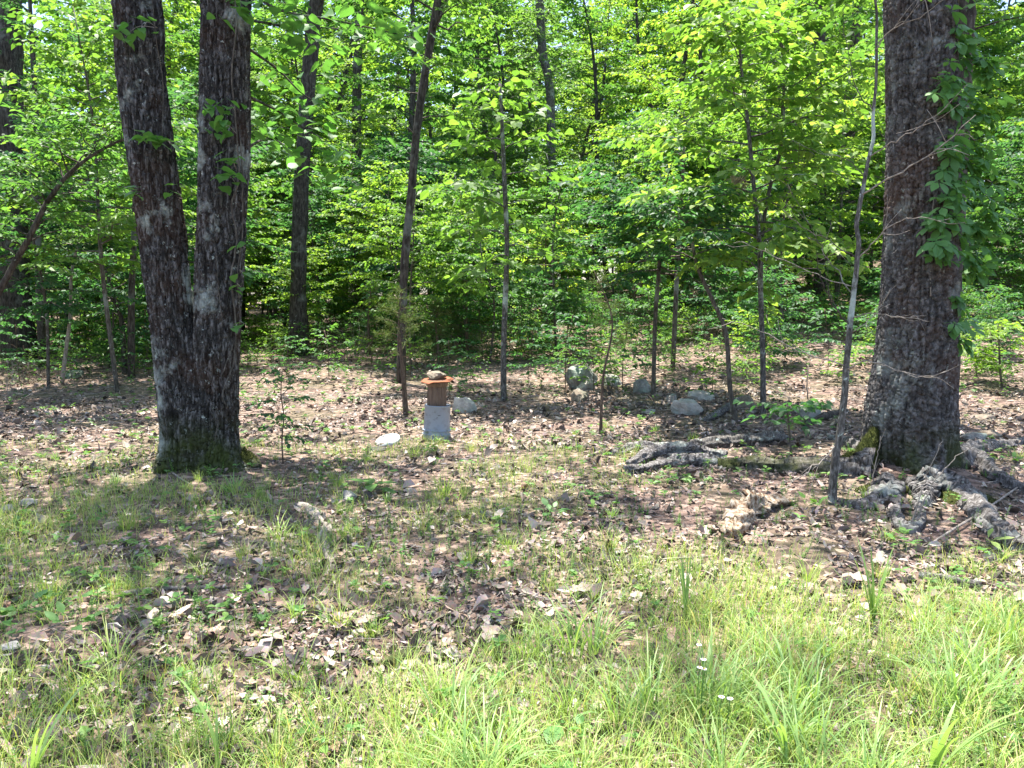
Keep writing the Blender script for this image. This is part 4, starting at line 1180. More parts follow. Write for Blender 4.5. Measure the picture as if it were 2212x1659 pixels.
BP = G(940, 951); BY = BP[1]; BS = BY / FPX
BP[1] += .15; BP[2] = gz(BP[0], BP[1])
bk = thing('bucket', 'upturned grey-white plastic bucket without a bottom, ringing the brown pipe', 'bucket', BP)
bk.rotation_euler = (R(-1.5), R(2.6), 0)
ro = 29.8 * BS; rt = 28.6 * BS; hb = 74 * BS
prof = [(ro * .985, -.03), (ro, .0), (ro, .045), (ro * .985, .05), (ro * .985, .078), (rt * 1.0, hb - .012), (rt * 1.02, hb - .010), (rt * 1.02, hb), (rt * .965, hb), (rt * .95, hb - .02), (ro * .94, .06), (ro * .95, -.03)]
# finer vertical steps so the wall can buckle a little
V, Q = lathe(prof, 64, .035, 4)
MB().add(V, Q).build('wall', M_BUCKET, bk)
for z, k in ((.048, 1.07), (.095, 1.065)):
    rr = ro * k
    V, Q = lathe([(rr - .014, z - .005), (rr - .002, z - .005), (rr, z), (rr - .002, z + .005), (rr - .014, z + .005)], 64, .035, 4)
    MB().add(V, Q).build('rim_band', M_BUCKET, bk)
# stamped crease marks on the wall front
for (du, dv, l, tilt) in ((10, 20, .05, .12), (4, 25, .018, -.6)):
    zz = hb - dv * BS; xx = du * BS * .5
    yy = -math.sqrt(max((ro * .975) ** 2 - xx * xx, 0)) + .004
    MB().add(*tube(np.array([[xx - l / 2, yy, zz + tilt * l], [xx, yy - .002, zz], [xx + l / 2, yy, zz - tilt * l * .4]]), [.002, .003, .002], 5)).build('scuff_mark', M_DARK, bk)
# pipe
pipe = thing('pipe', 'brown weathered upright pipe standing in the bucket under the rusty plate', 'pipe', BP)
pipe.rotation_euler = (R(-1), R(1.2), 0)
rp_ = 20.5 * BS; hp = 131 * BS
MB().add(*lathe([(rp_ * .99, -.03), (rp_, .1), (rp_ * .995, .3), (rp_, hp - .05), (rp_, hp - .002), (rp_ * .85, hp - .002), (rp_ * .85, hp - .3)], 48, .03, 2)).build('wall', M_PIPE, pipe)
for k in range(26):     # shallow vertical flutes of the weathered casing
    a = k / 26 * 6.283; rr = rp_ + .0015
    MB().add(*tube(np.array([[rr * math.cos(a), rr * math.sin(a), .05], [rr * math.cos(a), rr * math.sin(a), hp * .6], [rr * math.cos(a), rr * math.sin(a), hp - .07]]), [.003, .0042, .003], 6)).build('flute', M_PIPE, pipe)
MB().add(*lathe([(rp_ * .9, hp - .085), (rp_ * 1.16, hp - .075), (rp_ * 1.22, hp - .03), (rp_ * 1.24, hp - .003), (rp_ * .8, hp - .003)], 48, .03, 2)).build('collar', M_PIPE, pipe)
# rusty plate
def plate_mesh():
    n = 15; g = np.linspace(-1, 1, n); X, Y_ = np.meshgrid(g, g)
    sx, sy = 35 * BS, 34 * BS
    rad_ = np.maximum(np.abs(X), np.abs(Y_)); ln_ = np.maximum(np.hypot(X, Y_), 1e-6)
    edge = (rad_ / ln_ * .75 + .25 * np.minimum(1, 1.25 * rad_ / ln_)) * (1 + .12 * (vnoise(X * 2 + 7, Y_ * 2, None, 5) - .5))
    edge = np.where(rad_ < 1e-6, 1, edge)
    Z = .012 * (vnoise(X * 1.5 + 3, Y_ * 1.5, None, 8) - .5) - .014 * sstep(.55, 1, np.abs(X)) * np.sign(X) * -1 - .008 * (X ** 2 + Y_ ** 2)
    top = np.stack([X * sx * edge, Y_ * sy * edge, Z + .005], -1).reshape(-1, 3); bot = top - [0, 0, .006]
    i = (np.arange(n - 1)[:, None] * n + np.arange(n - 1)[None, :]).ravel()
    Qt = np.stack([i, i + 1, i + n + 1, i + n], -1); Qb = Qt[:, ::-1] + n * n
    b = np.concatenate([np.arange(n - 1), n * np.arange(1, n) - 1, n * n - 1 - np.arange(n - 1), n * np.arange(n - 1, 0, -1)])
    b2 = np.roll(b, -1)
    Qs = np.stack([b2, b, b + n * n, b2 + n * n], -1)
    return mk_mesh('rusty_plate', np.vstack([top, bot]), np.vstack([Qt, Qb, Qs]), None, M_RUST)
pl = obj('rusty_plate', plate_mesh(), loc=(BP[0] + .012, BP[1], BP[2] + hp + .001), rot=(R(3), R(-1.0), R(24)))
tag(pl, 'warped orange rusty metal plate capping the brown pipe', 'plate')

def rock_obj(name, label, cat, loc, size, seed, mat, group=None, rot=None, n=26, cuts=14, rough=.20):
    """angular stone: sphere cut by random planes, then roughened."""
    rng = rng_(seed)
    th = np.linspace(0, 2 * math.pi, n * 2, endpoint=False); ph = np.linspace(.03, math.pi - .03, n)
    TH, PH = np.meshgrid(th, ph)
    D = np.stack([np.sin(PH) * np.cos(TH), np.sin(PH) * np.sin(TH), np.cos(PH)], -1)
    r = np.full(TH.shape, 1.25)
    for _ in range(cuts):
        nrm = norm(rng.normal(0, 1, 3)); dist = rng.uniform(.68, .95)
        c = D @ nrm
        r = np.where(c > .05, np.minimum(r, dist / np.maximum(c, .05)), r)
    for nrm, dist in (((0, 0, 1), .95), ((0, 0, -1), .8), ((1, 0, .1), 1.05), ((-1, 0, .1), 1.05), ((0, -1, .35), .9), ((0, 1, .1), 1.0)):
        c = D @ norm(np.array(nrm, float)); r = np.where(c > .05, np.minimum(r, dist / np.maximum(c, .05)), r)
    r = r * (1 + rough * 2 * (fbm(D[..., 0] * 3 + seed, D[..., 1] * 3, D[..., 2] * 3, seed, 4) - .5))
    V = (D * r[..., None] * np.asarray(size)).reshape(-1, 3)
    m = 2 * n
    i = np.arange(n - 1)[:, None] * m; j = np.arange(m)[None, :]; j2 = (j + 1) % m
    Q = np.stack([i + j, i + m + j, i + m + j2, i + j2], -1).reshape(-1, 4)
    k = len(V); V = np.vstack([V, V[:m].mean(0), V[-m:].mean(0)])
    jj = np.arange(m); T = np.vstack([np.stack([np.full(m, k), jj, (jj + 1) % m], -1), np.stack([np.full(m, k + 1), (n - 1) * m + (jj + 1) % m, (n - 1) * m + jj], -1)])
    o = obj(name, mk_mesh(name, V, Q, T, mat, False), loc=loc, rot=rot if rot is not None else (rng.normal(0, .15), rng.normal(0, .15), rng.uniform(0, 6.28)))
    return tag(o, label, cat, group)
rock_obj('stone', 'flat brown stone weighing down the rusty plate on the pipe', 'stone', (BP[0] - .005, BP[1], BP[2] + hp + .043), (.118, .10, .055), 4, M_ROCKBROWN, rot=(0.02, -.03, .3))

LP_ = G(838, 958)
ld = thing('plastic_disc', 'white round plastic lid lying on the ground left of the bucket', 'lid', LP_ + [0, 0, .035])
ld.rotation_euler = (R(14), R(-13), R(10))
rl = 27 * LP_[1] / FPX
MB().add(*lathe([(.001, .008), (rl * .5, .010), (rl * .86, .008), (rl * .9, .014), (rl, .012), (rl * 1.01, 0), (rl * 1.0, -.022), (rl * .96, -.022), (rl * .94, 0), (.001, .0)], 48, .02, 7)).build('disc', M_LID, ld)
MB().add(*lathe([(rl * .87, .010), (rl * .885, .018), (rl * .93, .018), (rl * .945, .012)], 48, .02, 7)).build('raised_ring', M_LID, ld)
dl = G(812, 972)  # plain dark disc partly under the lid
o = MB().add(*lathe([(.001, .02), (.08, .024), (.115, .015), (.12, .0), (.10, -.01), (.001, -.01)], 32, .2, 3)).build('dark_disc', M_DARK); o.location = tuple(dl)
tag(o, 'dark disc poking out under the white lid', 'scrap')

# ------------------------------------------------------------------ rocks
def rock_px(u, v, wpx, hpx, seed, mat, label, sink=.8, depth=.9, group=None):
    p = G(u, v); s = p[1] / FPX
    hw = wpx * .5 * s; hh = hpx * .5 * s
    return rock_obj('rock', label, 'rock', (p[0], p[1] + hw * .4, p[2] + hh * (1 - sink * .75)), (hw * 1.08, hw * depth, hh * 1.25), seed, mat, group, rot=(.05, .05 * ((seed % 5) - 2), .35 * (seed % 7) - 1))
rock_px(1004, 890, 46, 40, 3, M_ROCKPALE, 'pale angular rock on the leaf litter beside the bucket')
rock_px(1262, 838, 78, 58, 12, M_ROCK, 'large greenish lichened boulder behind the spindly cedar stem')
rock_px(1270, 842, 40, 34, 13, M_ROCKPALE, 'pale pointed stone leaning against the large greenish boulder')
rock_px(1255, 866, 36, 26, 14, M_ROCKBROWN, 'squat tan rock below the large greenish boulder')
rock_px(1320, 832, 56, 30, 15, M_ROCK, 'low leaf-dusted stone right of the large greenish boulder')
rock_px(1390, 848, 44, 38, 16, M_ROCK, 'blue-green lichened rock under the dogwood stem')
rock_px(1490, 895, 70, 36, 17, M_ROCKPALE, 'broad pale flat rock beside the broken log')
rock_px(1520, 862, 60, 22, 18, M_ROCKPALE, 'long whitish flat rock behind the broad pale rock')
rock_px(1612, 882, 44, 34, 19, M_ROCKBROWN, 'brown-backed rock behind the bent sapling')
rock_px(1450, 868, 30, 18, 20, M_ROCK, 'small grey stone between boulder group and pale flat rock')
rock_px(1402, 894, 30, 12, 21, M_ROCK, 'thin flat stone half buried below the blue-green rock')
rock_px(1755, 905, 44, 40, 22, M_ROCK, 'bluish grey rock behind the lichened sapling stem')
rock_px(2110, 955, 50, 24, 23, M_ROCK, 'rounded grey stone wedged behind the oak roots')
rock_px(2142, 948, 44, 26, 24, M_ROCKBROWN, 'mossy rounded stone touching the one behind the oak roots')
rock_px(2130, 905, 50, 10, 25, M_ROCKBROWN, 'flat brown slab in the litter past the blocky-barked oak')
rock_px(62, 1092, 34, 18, 26, M_ROCKPALE, 'smooth grey stone among grass tufts at the woods edge')
rock_px(15, 1108, 30, 22, 27, M_ROCKPALE, 'whitish broken stone next to the smooth grey one')
rock_px(150, 815, 50, 22, 28, M_ROCK, 'dull mossy rock behind the thin pale sapling')
rock_px(752, 1084, 34, 30, 29, M_ROCK, 'dark mottled stone by the broad-leaved weed')
rock_px(20, 1405, 40, 18, 30, M_ROCKPALE, 'tan flat stone in front of the broad-leaved plants')
rock_px(1005, 968, 36, 12, 31, M_ROCKBROWN, 'low dark stone at the foot of the bucket')

# ------------------------------------------------------------------ logs, roots and sticks lying about
def log(name, label, cat, px, rads, seed, mat, group=None, **kw):
    b = G(*px[0])
    o, P = snake(px, rads, seed, mat, name, None, b, **kw)
    o.location = tuple(b)
    return tag(o, label, cat, group)
log('fallen_log', 'grey hollowed log with a dark split, in front of the others', 'log', [(1358, 1014), (1392, 1000), (1440, 993), (1490, 990), (1530, 993), (1566, 1000)], [.035, .05, .06, .06, .055, .05], 1, M_LOG, lift=1.2, rough=.7, n=80, segs=26)
log('fallen_log', 'lower prong of the hollowed log touching the leaves', 'log', [(1352, 1022), (1395, 1018), (1440, 1006), (1490, 1004), (1545, 1006), (1570, 1004)], [.05, .06, .06, .06, .055, .045], 2, M_LOG, lift=.5, rough=.7, n=80, segs=26)
log('fallen_log', 'mossy buried log with a grass tuft running to the oak', 'log', [(1555, 1012), (1600, 1012), (1650, 1016), (1700, 1018), (1770, 1016), (1840, 1022)], [.075, .085, .085, .08, .075, .06], 3, M_LOGMOSS, lift=.1, rough=.55, n=80, segs=26)
log('fallen_log', 'pale lichened log lying behind the mossy one', 'log', [(1496, 972), (1540, 966), (1590, 964), (1640, 960), (1692, 950)], [.05, .062, .062, .062, .045], 4, M_LICHEN, lift=.9, rough=.65, n=70, segs=24)
log('fallen_log', 'short crumbling log end left of the pale lichened log', 'log', [(1325, 985), (1365, 972), (1420, 970), (1470, 972)], [.04, .055, .055, .04], 5, M_LOG, lift=.3, rough=.7, n=60, segs=22)
log('fallen_log', 'broken log leaning up against the bent sapling', 'log', [(1522, 912), (1550, 900), (1575, 882), (1605, 868)], [.035, .045, .05, .05], 6, M_LOG, lift=.7, rough=.6, n=60, segs=22)
log('rotten_stump', 'crumbling orange-brown rotten stump end in the grass', 'stump', [(1582, 1162), (1596, 1138), (1618, 1116), (1650, 1100), (1712, 1086)], [.05, .095, .09, .065, .025], 7, M_ROT, lift=.5, rough=.8, n=60, segs=28)
log('root_log', 'grey root log with whitish broken tip near the bent root', 'log', [(2115, 1120), (2140, 1140), (2165, 1165), (2190, 1185), (2204, 1196)], [.045, .055, .055, .06, .045], 8, M_ROOT, lift=.7, rough=.6, n=60, segs=22)
log('root_loop', 'gnarled root curling into a loop below the blocky-barked oak', 'root', [(1935, 1085), (1932, 1110), (1942, 1138), (1965, 1150), (1985, 1135), (1985, 1105), (1972, 1088)], [.05, .045, .04, .045, .04, .035, .02], 9, M_ROOT, lift=.3, rough=.6, n=60, segs=20)
log('dead_branch', 'weathered grey branch in the litter at the foot of the creeper oak clearing', 'branch', [(1985, 1248), (2030, 1258), (2075, 1268), (2115, 1272)], [.02, .03, .032, .028], 10, M_LOG, lift=.7, rough=.4, n=26, segs=12)
log('dead_branch', 'flat grey slab of wood among the tall grass blades', 'branch', [(1945, 1428), (1990, 1436), (2040, 1445)], [.02, .026, .02], 11, M_LOG, lift=.6, rough=.5, n=20, segs=12)
log('dead_branch', 'thin bleached birch-like stick lying in the short grass', 'branch', [(262, 1290), (320, 1283), (390, 1278), (450, 1276), (492, 1272)], [.012, .013, .012, .010, .006], 12, M_GREYTWIG, lift=1.6, rough=.25, n=24, segs=8)
log('wood_chunk', 'short rotten chunk of wood lying in the grass', 'wood', [(842, 1450), (860, 1438), (886, 1424)], [.03, .036, .028], 13, M_LOGMOSS, lift=.7, rough=.5, n=18, segs=14)
log('dead_root', 'bleached twisted root half buried in dry leaves', 'root', [(640, 1092), (665, 1105), (690, 1122), (705, 1150), (700, 1185), (712, 1215), (705, 1250)], [.025, .045, .04, .03, .028, .03, .012], 14, M_GREYTWIG, lift=.0, rough=.8, n=70, segs=18)
log('dead_branch', 'dark fallen branch beyond the blocky-barked oak pointing uphill', 'branch', [(2062, 842), (2090, 836), (2130, 826)], [.02, .02, .012], 15, M_TRUNK, lift=2, rough=.3, n=16, segs=9)
log('dead_branch', 'dark rotted slab below the bluish rock', 'branch', [(1738, 920), (1780, 905), (1830, 890)], [.04, .045, .03], 16, M_TRUNK, lift=.6, rough=.5, n=22, segs=12)
log('stick', 'pale stick lying left of the double-stemmed oak', 'stick', [(262, 1000), (300, 990), (340, 984)], [.010, .011, .007], 17, M_GREYTWIG, lift=1.2, n=12, segs=7)
log('stick', 'forked whitish stick at the foot of the double-stemmed oak', 'stick', [(370, 1022), (392, 1038), (418, 1052)], [.008, .008, .005], 18, M_GREYTWIG, lift=1.6, n=12, segs=7)
log('stick', 'long thin stick angled through the litter past the oak base grass', 'stick', [(560, 1062), (640, 1045), (720, 1000), (745, 985)], [.007, .007, .006, .004], 19, M_BROWNTWIG, lift=2, n=16, segs=6)
log('stick', 'long pale stick sloping through litter below the spreading roots', 'stick', [(1990, 1200), (2050, 1160), (2120, 1115), (2212, 1050)], [.008, .009, .008, .007], 20, M_GREYTWIG, lift=4, n=16, segs=7)
log('stick', 'thin grey stick across the grass by the rotten stump', 'stick', [(1385, 1222), (1440, 1212), (1500, 1208), (1560, 1200)], [.006, .008, .007, .004], 21, M_GREYTWIG, lift=1.6, n=14, segs=7)
log('stick', 'dead stick lying in shade behind the double-stemmed oak', 'stick', [(140, 882), (185, 876), (230, 866)], [.016, .02, .014], 22, M_BROWNTWIG, lift=.9, n=14, segs=8)
log('stick', 'stubby grey stick in the middle of the grassy foreground', 'stick', [(1040, 1110), (1065, 1125), (1095, 1132)], [.014, .018, .010], 23, M_LOG, lift=.9, n=14, segs=8)
log('stick', 'crooked dark twig among short weeds near the thick strap blade', 'stick', [(735, 1390), (742, 1430), (748, 1490)], [.006, .006, .004], 24, M_GREYTWIG, lift=3, n=14, segs=6)
# standing dead stems by the right oak
for k, (pts, lab) in enumerate((([(1975, 1135), (2005, 1060), (2050, 1000), (2095, 960)], 'dry straw stem leaning right out of the root loop'),
                                ([(1965, 1140), (1990, 1060), (2010, 1000), (2040, 950)], 'steeper dry straw stem rising out of the root loop'),
                                ([(1885, 1062), (1888, 1015), (1895, 980), (1905, 940)], 'forked pale dead seedling against the mossy oak foot'),
                                ([(1745, 862), (1743, 820), (1748, 790), (1752, 770)], 'broken pale stub sticking up behind the lichened sapling'))):
    Yk = float(G(*pts[0])[1]); b = at(pts[0][0], pts[0][1], Yk)
    o = twigline(None, b, pts, Yk, Yk + .02, .006 if k != 3 else .012, M_GREYTWIG, 'straw_stalk', 4 if k == 2 else 1, 900 + k, .12)
    o.location = tuple(b - [0, 0, .01]); tag(o, lab, 'stalk')

# ------------------------------------------------------------------ leaf litter, twigs, grass and weeds
def wedge(rng, n, y0, y1, wide=.78, p=1.0):
    """points in the seen wedge, density per area falling with distance (p=1: ~1/y)."""
    y = y0 * (y1 / y0) ** rng.uniform(0, 1, n) if p == 2 else y0 + (y1 - y0) * rng.uniform(0, 1, n) ** p
    x = rng.uniform(-1, 1, n) * (wide * y + .6)
    return x, y

def grassiness(x, y):
    """0 bare litter .. 1 thick grass; follows the open, lighter ground near the camera."""
    n1 = fbm(x * .9 + 3, y * .9 + 1, None, 71, 3); n2 = fbm(x * 2.3 + 8, y * 2.3, None, 72, 2)
    g = .62 - .078 * (y - 3.0) + .22 * sstep(-.6, .7, x - .12 * (y - 3)) * sstep(5.6, 3.8, y) + .30 * sstep(3.6, 2.6, y)
    g = g + 1.3 * (n1 - .5) + .9 * (n2 - .5)
    g = g - .75 * sstep(1.3, 2.2, x) * sstep(3.3, 4.2, y)
    g = g - .8 * np.exp(-((x - 2.2) ** 2 / 1.6 + (y - 5.6) ** 2 / .5))
    g = np.where(y > 8.6, g - .4, g)
    return np.clip(g, 0, 1)

rng = rng_(1001)
mb = MB()
for n, y0, y1, s0, s1, p in ((88000, 2.0, 12.0, .014, .062, 1.0), (42000, 8.0, 42.0, .05, .13, 1.15), (5200, 2.0, 11.0, .055, .125, 1.0)):
    x, y = wedge(rng, n, y0, y1, .80, p)
    clump = fbm(x * 1.7, y * 1.7, None, 41, 2)
    keep = rng.uniform(0, 1, n) < .42 + 1.5 * (clump - .38)
    x, y = x[keep], y[keep]; n = len(x)
    z = Hh(x, y) + rng.uniform(.002, .03, n)
    az = rng.uniform(0, 6.28, n)
    D = np.stack([np.cos(az), np.sin(az), rng.normal(0, .28, n)], -1)
    N_ = np.stack([rng.normal(0, .5, n), rng.normal(0, .5, n), np.ones(n)], -1)
    L_ = s0 + (s1 - s0) * rng.uniform(0, 1, n) ** 1.9
    mb.add(*leaves(np.stack([x, y, z], -1) - D * L_[:, None] * .5, D, N_, L_, L_ * rng.uniform(.3, .8, n), rng.uniform(-.7, .7, n), rng.uniform(-.5, .5, n)))
o = mb.build('leaf_litter', M_LITTER, smooth=False, kind='stuff')
tag(o, 'brown and pinkish dead leaves carpeting the forest floor', 'leaf litter')

mb = MB(); n = 2600
x, y = wedge(rng, n, 2.2, 16, .78, 1.0)
for k in range(n):
    a = rng.uniform(0, 6.28); l = rng.uniform(.05, .28) * (1 if y[k] < 9 else 1.8); r = rng.uniform(.0012, .004) * (1 if y[k] < 9 else 1.6)
    d = np.array([math.cos(a), math.sin(a), rng.normal(0, .10)])
    p0 = np.array([x[k], y[k], gz(x[k], y[k]) + .018])
    Pk = np.stack([p0 - d * l * .5, p0 + rng.normal(0, .07 * l, 3) * [1, 1, .2], p0 + d * l * .5])
    mb.add(*tube(Pk, [r, r, r * .6], 4, cap=False))
o = mb.build('twig_litter', M_GREYTWIG, kind='stuff'); tag(o, 'small fallen twigs strewn through the dead leaves', 'twigs')

# fine grass
mb = MB()
n0 = 190000
x, y = wedge(rng, n0, 2.0, 9.5, .78, .95)
g = grassiness(x, y)
keep = rng.uniform(0, 1, n0) < (g ** 1.2) * .66
x, y, g = x[keep], y[keep], g[keep]
n = len(x)
tuft = fbm(x * 5, y * 5, None, 91, 2)
Lb = rng.uniform(.035, .155, n) * (.35 + 1.2 * g) * (.6 + .9 * tuft)
mb.add(*blades(np.stack([x, y, Hh(x, y) + .0], -1), rng.uniform(0, 6.28, n), Lb, rng.uniform(.0018, .004, n), rng.uniform(0, .5, n), rng.uniform(.2, 1.7, n), 3))
o = mb.build('grass', M_GRASS, smooth=False, kind='stuff'); tag(o, 'fine light green grass growing through the leaf litter', 'grass')

# feathery weeds and seedlings
def weeds(name, label, n, y0, y1, seed, hmin, hmax, lsize, nleaf, mat, dens, flat=.4, ratio=.55, p=1.0, stems=True):
    rng = rng_(seed); mb = MB()
    x, y = wedge(rng, n, y0, y1, .76, p)
    keep = rng.uniform(0, 1, n) < dens(x, y)
    x, y = x[keep], y[keep]; n = len(x)
    P, D, N_, S = [], [], [], []
    for k in range(n):
        h = rng.uniform(hmin, hmax); b = np.array([x[k], y[k], 0.]); lean = rng.normal(0, .22, 2)
        m = int(nleaf * rng.uniform(.6, 1.3))
        t = (np.arange(m) + .7) / m
        a = np.arange(m) * 2.4 + rng.uniform(0, 6.28)
        pos = b + np.stack([lean[0] * h * t, lean[1] * h * t, h * (t if stems else .6 + .4 * t)], -1)
        d = np.stack([np.cos(a), np.sin(a), flat + rng.normal(0, .2, m)], -1)
        P.append(pos); D.append(d); S.append(lsize * rng.uniform(.6, 1.25, m) * (1.15 - .55 * t if stems else 1))
        N_.append(np.stack([rng.normal(0, .3, m), rng.normal(0, .3, m), np.ones(m)], -1))
        if stems: mb.add(*tube(np.array([b - [0, 0, .01], b + [lean[0] * h * .5, lean[1] * h * .5, h * .5], b + [lean[0] * h, lean[1] * h, h]]), [.0014, .0011, .0007], 3, cap=False))
    P, D, N_, S = np.concatenate(P), np.concatenate(D), np.concatenate(N_), np.concatenate(S)
    mb.add(*leaves(P, D, N_, S, S * ratio, .12, .15))
    V = np.concatenate(mb.V); V[:, 2] += Hh(V[:, 0], V[:, 1]); mb.V = [V]
    o = mb.build(name, mat, smooth=False, kind='stuff'); return tag(o, label, 'weeds')
weeds('weed_cover', 'small feathery bluish-green weeds in the grassy foreground', 4200, 2.2, 8.5, 1101, .04, .14, .017, 26, M_HERB,
      lambda x, y: .22 + .78 * sstep(.48, .62, fbm(x * 1.1 + 20, y * 1.1, None, 55, 2)) * sstep(8.5, 5, y), .5, .4)
weeds('seedling_cover', 'scattered little broad-leaved seedlings on the litter', 3600, 2.5, 14, 1102, .03, .10, .045, 6, M_HERB,
      lambda x, y: .10 + .6 * sstep(.45, .62, fbm(x * .8, y * .8 + 9, None, 56, 2)), .25, .6, 1.0, False)
weeds('ground_cover', 'low green understory plants covering the shaded forest floor', 9000, 11, 42, 1103, .08, .42, .08, 8, LM['mid'],
      lambda x, y: np.clip(.16 + .9 * sstep(.42, .58, fbm(x * .35 + 4, y * .35, None, 57, 3)) * sstep(13, 19, y), 0, 1), .3, .6, 1.1)

# grass clumps that stand out singly
def clump_mesh(seed, n, L, W, spread, lean, curl, mat, nl=6):
    rng = rng_(seed)
    P = np.stack([rng.normal(0, spread, n), rng.normal(0, spread, n), np.full(n, -.01)], -1)
    az = np.arctan2(P[:, 1], P[:, 0]) + rng.normal(0, .7, n)
    l = L * rng.uniform(.5, 1.15, n)
    return MB().add(*blades(P, az, l, W * rng.uniform(.7, 1.2, n), np.abs(rng.normal(lean, .2, n)), np.abs(rng.normal(curl, .45, n)), nl)).mesh('grass_clump', mat)
CLM = [clump_mesh(1200, 34, .34, .008, .035, .18, 1.2, M_SEDGE), clump_mesh(1201, 26, .40, .010, .035, .15, 1.3, M_SEDGE), clump_mesh(1202, 60, .22, .004, .03, .15, .9, M_GRASS),
       clump_mesh(1203, 44, .26, .006, .04, .25, 1.3, M_GRASS), clump_mesh(1204, 40, .15, .009, .025, .3, 1.0, M_SEDGE)]
def clump(u, v, k, sc, rz, label, group=None):
    p = G(u, v)
    o = obj('grass_clump', CLM[k], loc=p, rot=(0, 0, rz), scale=sc)
    if group: label = near_label(label, p[0], p[1], .75, ' beside ')
    return tag(o, label, 'grass clump', group)
clump(505, 1062, 4, 1.2, .3, 'bright yellow-green grass clump at the foot of the double-stemmed oak')
clump(955, 1075, 2, 1.1, 1.0, 'fine upright grass clump in front of the bucket')
clump(280, 1140, 2, 1.0, 2.0, 'soft grass clump left of the double-stemmed oak in short turf')
clump(895, 990, 2, .8, 4., 'small pale grass clump beside the white lid')
clump(1655, 1012, 2, .8, 5., 'drooping grass clump growing on the mossy log')
clump(1140, 960 + 60, 2, .6, 2.4, 'tiny grass clump on bare litter before the bucket')
rng = rng_(1300)
LANDMARKS = [(n_, *G(u_, v_)[:2]) for n_, u_, v_ in (('the white flowers', 1520, 1600), ('the rotten stump end', 1600, 1140), ('the grey slab of wood', 1990, 1436), ('the upright fan of blades', 1885, 1352),
             ('the rotten wood chunk', 862, 1438), ('the bleached birch-like stick', 380, 1280), ('the tan flat stone', 20, 1405), ('the grey-green rosette weed', 150, 1362), ('the large tan dead leaf', 1230, 1285),
             ('the thick strap-leaved plant', 470, 1690), ('the weathered grey branch', 2050, 1262), ('the root loop', 1960, 1120), ('the hollowed log', 1450, 1000), ('the double-stemmed oak', 430, 1010), ('the white lid', 838, 958),
             ('the bucket', 940, 951), ('the smooth grey stone', 62, 1092), ('the bleached twisted root', 690, 1150), ('the stubby grey stick', 1065, 1125), ('the dark leafy weed', 1190, 1118), ('the pale broad-bladed plant', 2010, 1690),
             ('the rounded light green leaves', 1172, 1668), ('the pinkish dead leaf', 610, 1395), ('the crooked twig', 742, 1430), ('the cluster of upright blades', 1480, 1345), ('the root log', 2180, 1180))]
gl = 'arching clump of broad grass blades in the lush foreground grass'
for k in range(54):
    for _ in range(50):
        u, v = rng.uniform(930, 2240), rng.uniform(1330, 1740)
        if v > 1350 + (0 if u > 1300 else (1300 - u) * .35): break
    clump(u, v, int(rng.integers(0, 2)), rng.uniform(.55, 1.0), rng.uniform(0, 6.28), gl, 'broad grass clumps in the foreground')
gl2 = 'wispy clump of thin grass blades in the foreground turf'
for k in range(90):
    u, v = rng.uniform(-60, 2260), rng.uniform(1120, 1720)
    clump(u, v, int(rng.integers(2, 4)), rng.uniform(.45, .9), rng.uniform(0, 6.28), gl2, 'thin grass clumps in the foreground')
gl3 = 'small tuft of short grass on the leaf litter'
for k in range(40):
    u, v = rng.uniform(0, 2212), rng.uniform(920, 1120)
    clump(u, v, int(rng.choice([2, 4])), rng.uniform(.45, .8), rng.uniform(0, 6.28), gl3, 'small grass tufts on the litter')

# strap-leaved plants
def strap(u, v, label, spec, mat=M_SEDGE):
    b = G(u, v); t = thing('strap_leaf_plant', label, 'plant', b)
    for (az, L, W, lean, curl) in spec:
        V, Q, T = blades(np.array([[0, 0, -.01]]), np.array([az]), np.array([L]), np.array([W]), np.array([lean]), np.array([curl]), 9)
        MB().add(V, Q, T).build('blade', mat, t)
    return t
strap(470, 1700, 'thick strap-leaved plant with one drooping tip, at the frame foot', [(3.0, .44, .022, -.12, 1.05), (.2, .33, .016, .02, .25), (1.8, .27, .014, .05, .4), (3.6, .20, .012, .1, .6)])
strap(1885, 1352, 'upright fan of broad dark green blades near the grey branch', [(a, rng.uniform(.28, .46), .017, abs(rng.normal(.08, .06)), rng.uniform(.1, .5)) for a in rng.uniform(0, 6.28, 9)] + [(2.8, .42, .016, .5, .3), (.3, .42, .016, .12, .3)])
strap(2010, 1690, 'pale broad-bladed plant spreading low amid the lush grass', [(a, rng.uniform(.30, .46), .020, .35, rng.uniform(.4, 1.0)) for a in rng.uniform(0, 6.28, 9)])
strap(1700, 1655, 'glossy broad-bladed plant arching left in the lush grass', [(a, rng.uniform(.30, .42), .016, .25, rng.uniform(.6, 1.2)) for a in rng.uniform(1.8, 4.6, 7)])
strap(70, 1700, 'strap-leaved plant with blades arching right at the grass edge', [(a, rng.uniform(.26, .4), .014, .2, rng.uniform(.6, 1.2)) for a in rng.uniform(-1, 1.4, 7)])
strap(1480, 1345, 'cluster of upright medium blades in the mid foreground', [(a, rng.uniform(.22, .36), .011, .08, rng.uniform(.1, .7)) for a in rng.uniform(0, 6.28, 10)])

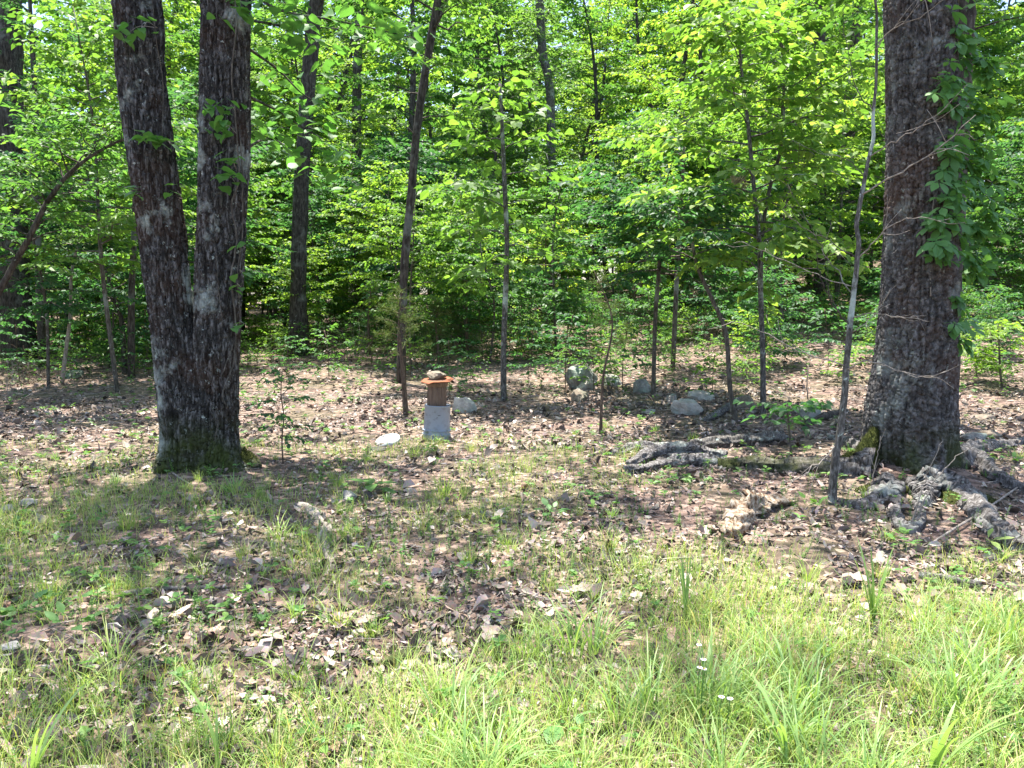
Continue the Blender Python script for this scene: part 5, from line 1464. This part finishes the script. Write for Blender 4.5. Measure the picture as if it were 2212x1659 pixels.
# broad-leaved weeds, each leaf a part
def rosette(u, v, n, L, label, prof=OVATE, wr=.5, mat=None, pitch=(-.5, -.15)):
    b = G(u, v); t = thing('broadleaf_weed', label, 'plant', b)
    me = [heart_mesh(int(u) + k, L, prof, wr, mat or M_HERB) for k in range(2)]
    g = rng_(int(u * 3 + v))
    for k in range(n):
        a = k * 2.4 + g.uniform(-.3, .3)
        place_leaf(me[k % 2], t, (.05 * math.cos(a), .05 * math.sin(a), .02 + g.uniform(0, .06)), a, g.uniform(*pitch), g.normal(0, .2), g.uniform(.7, 1.15))
    return t
rosette(805, 1062, 7, .19, 'broad pale-leaved weed lying flat before the white lid', OVATE, .48, None, (-.25, .05))
rosette(150, 1362, 6, .085, 'grey-green rosette weed in the short grass', OVATE, .5, None, (-.9, -.3))
rosette(1172, 1668, 6, .11, 'rounded light green leaves at the near grass edge', OVATE, .6, None, (-.9, -.3))
rosette(1190, 1118, 8, .09, 'dark leafy weed in the middle of the short turf', OVATE, .5, M_CREEPER, (-.8, -.1))
rosette(1752, 1100, 3, .085, 'bright twin-leaved seedling before the lichened sapling', HEART, .8, None, (-1.2, -.7))
rosette(60, 1330, 9, .07, 'patch of rounded leaves near the tan flat stone', HEART, .8, None, (-.6, -.1))
rosette(1950, 1180, 8, .07, 'small broad leaves sprouting below the root loop', HEART, .8, None, (-.7, -.1))
rosette(2185, 1000, 9, .08, 'green leafy weed between the spreading roots', OVATE, .5, None, (-.8, -.1))
rosette(2130, 1190, 9, .10, 'yellow-green rosette of narrow leaves beside the root log', OBOV, .3, M_GRASS, (-.5, -.1))
rosette(1290, 1080, 6, .06, 'little bright clover-like seedling on dark litter', HEART, .9, None, (-.4, -.0))
rosette(1240, 1056, 5, .06, 'single small seedling left of the clover-like one', HEART, .9, None, (-.4, -.0))
rosette(455, 1025, 9, .07, 'leafy seedling growing against the double-stemmed oak', OVATE, .5, None, (-1.0, -.3))

# white fleabane flowers
for k, (u, v, h) in enumerate(((1510, 1560, .42), (1500, 1545, .36), (1512, 1530, .33), (1560, 1640, .40), (1545, 1600, .34), (1530, 1500, .40))):
    b = G(u, v + 60); g = rng_(1500 + k)
    f = thing('white_flower', 'little white daisy-like flower on a thin stem in the lush grass', 'flower', b, group='white flowers in the grass')
    lx = g.normal(0, .03); top = np.array([lx, g.normal(0, .02), h * .75])
    MB().add(*tube(catmull([[0, 0, -.01], top * [.3, .3, .5], top], 10), .0014, 5)).build('stem', M_HERB, f)
    d = MB(); m = 26; a = np.arange(m) / m * 6.283
    d.add(*leaves(np.tile(top, (m, 1)), np.stack([np.cos(a), np.sin(a), np.full(m, .15)], -1), np.tile([0, 0, 1.], (m, 1)), .011, .0026, .05, .1))
    d.build('petals', M_FLOWER, f, smooth=False)
    V, Q = lathe([(.0001, .003), (.003, .0025), (.0042, .0), (.0035, -.002)], 12); MB().add(V + top + [0, 0, .001], Q).build('disc', M_FLOWERC, f)

# big dead leaves that stand out singly
bl = [heart_mesh(1600 + k, .13, [.1, .7, .45, 1.0, .55, .8, .05], .7, M_LITTER) for k in range(3)]
for k, (u, v, lab) in enumerate(((1230, 1285, 'large tan lobed dead leaf lying on the grass'), (1050, 1395, 'curled brown dead leaf beside the broad grass clumps'), (610, 1395, 'pinkish dead leaf lying flat between small weeds'),
                                 (830, 1340, 'reddish dead leaf on dark litter near the rotten wood chunk'), (1820, 1250, 'pale dead leaf stuck between grass blades by the grey branch'))):
    o = obj('dead_leaf', bl[k % 3], loc=G(u, v) + [0, 0, .03], rot=(.2, -.2, k * 1.3), scale=1.15); tag(o, lab, 'dead leaf')
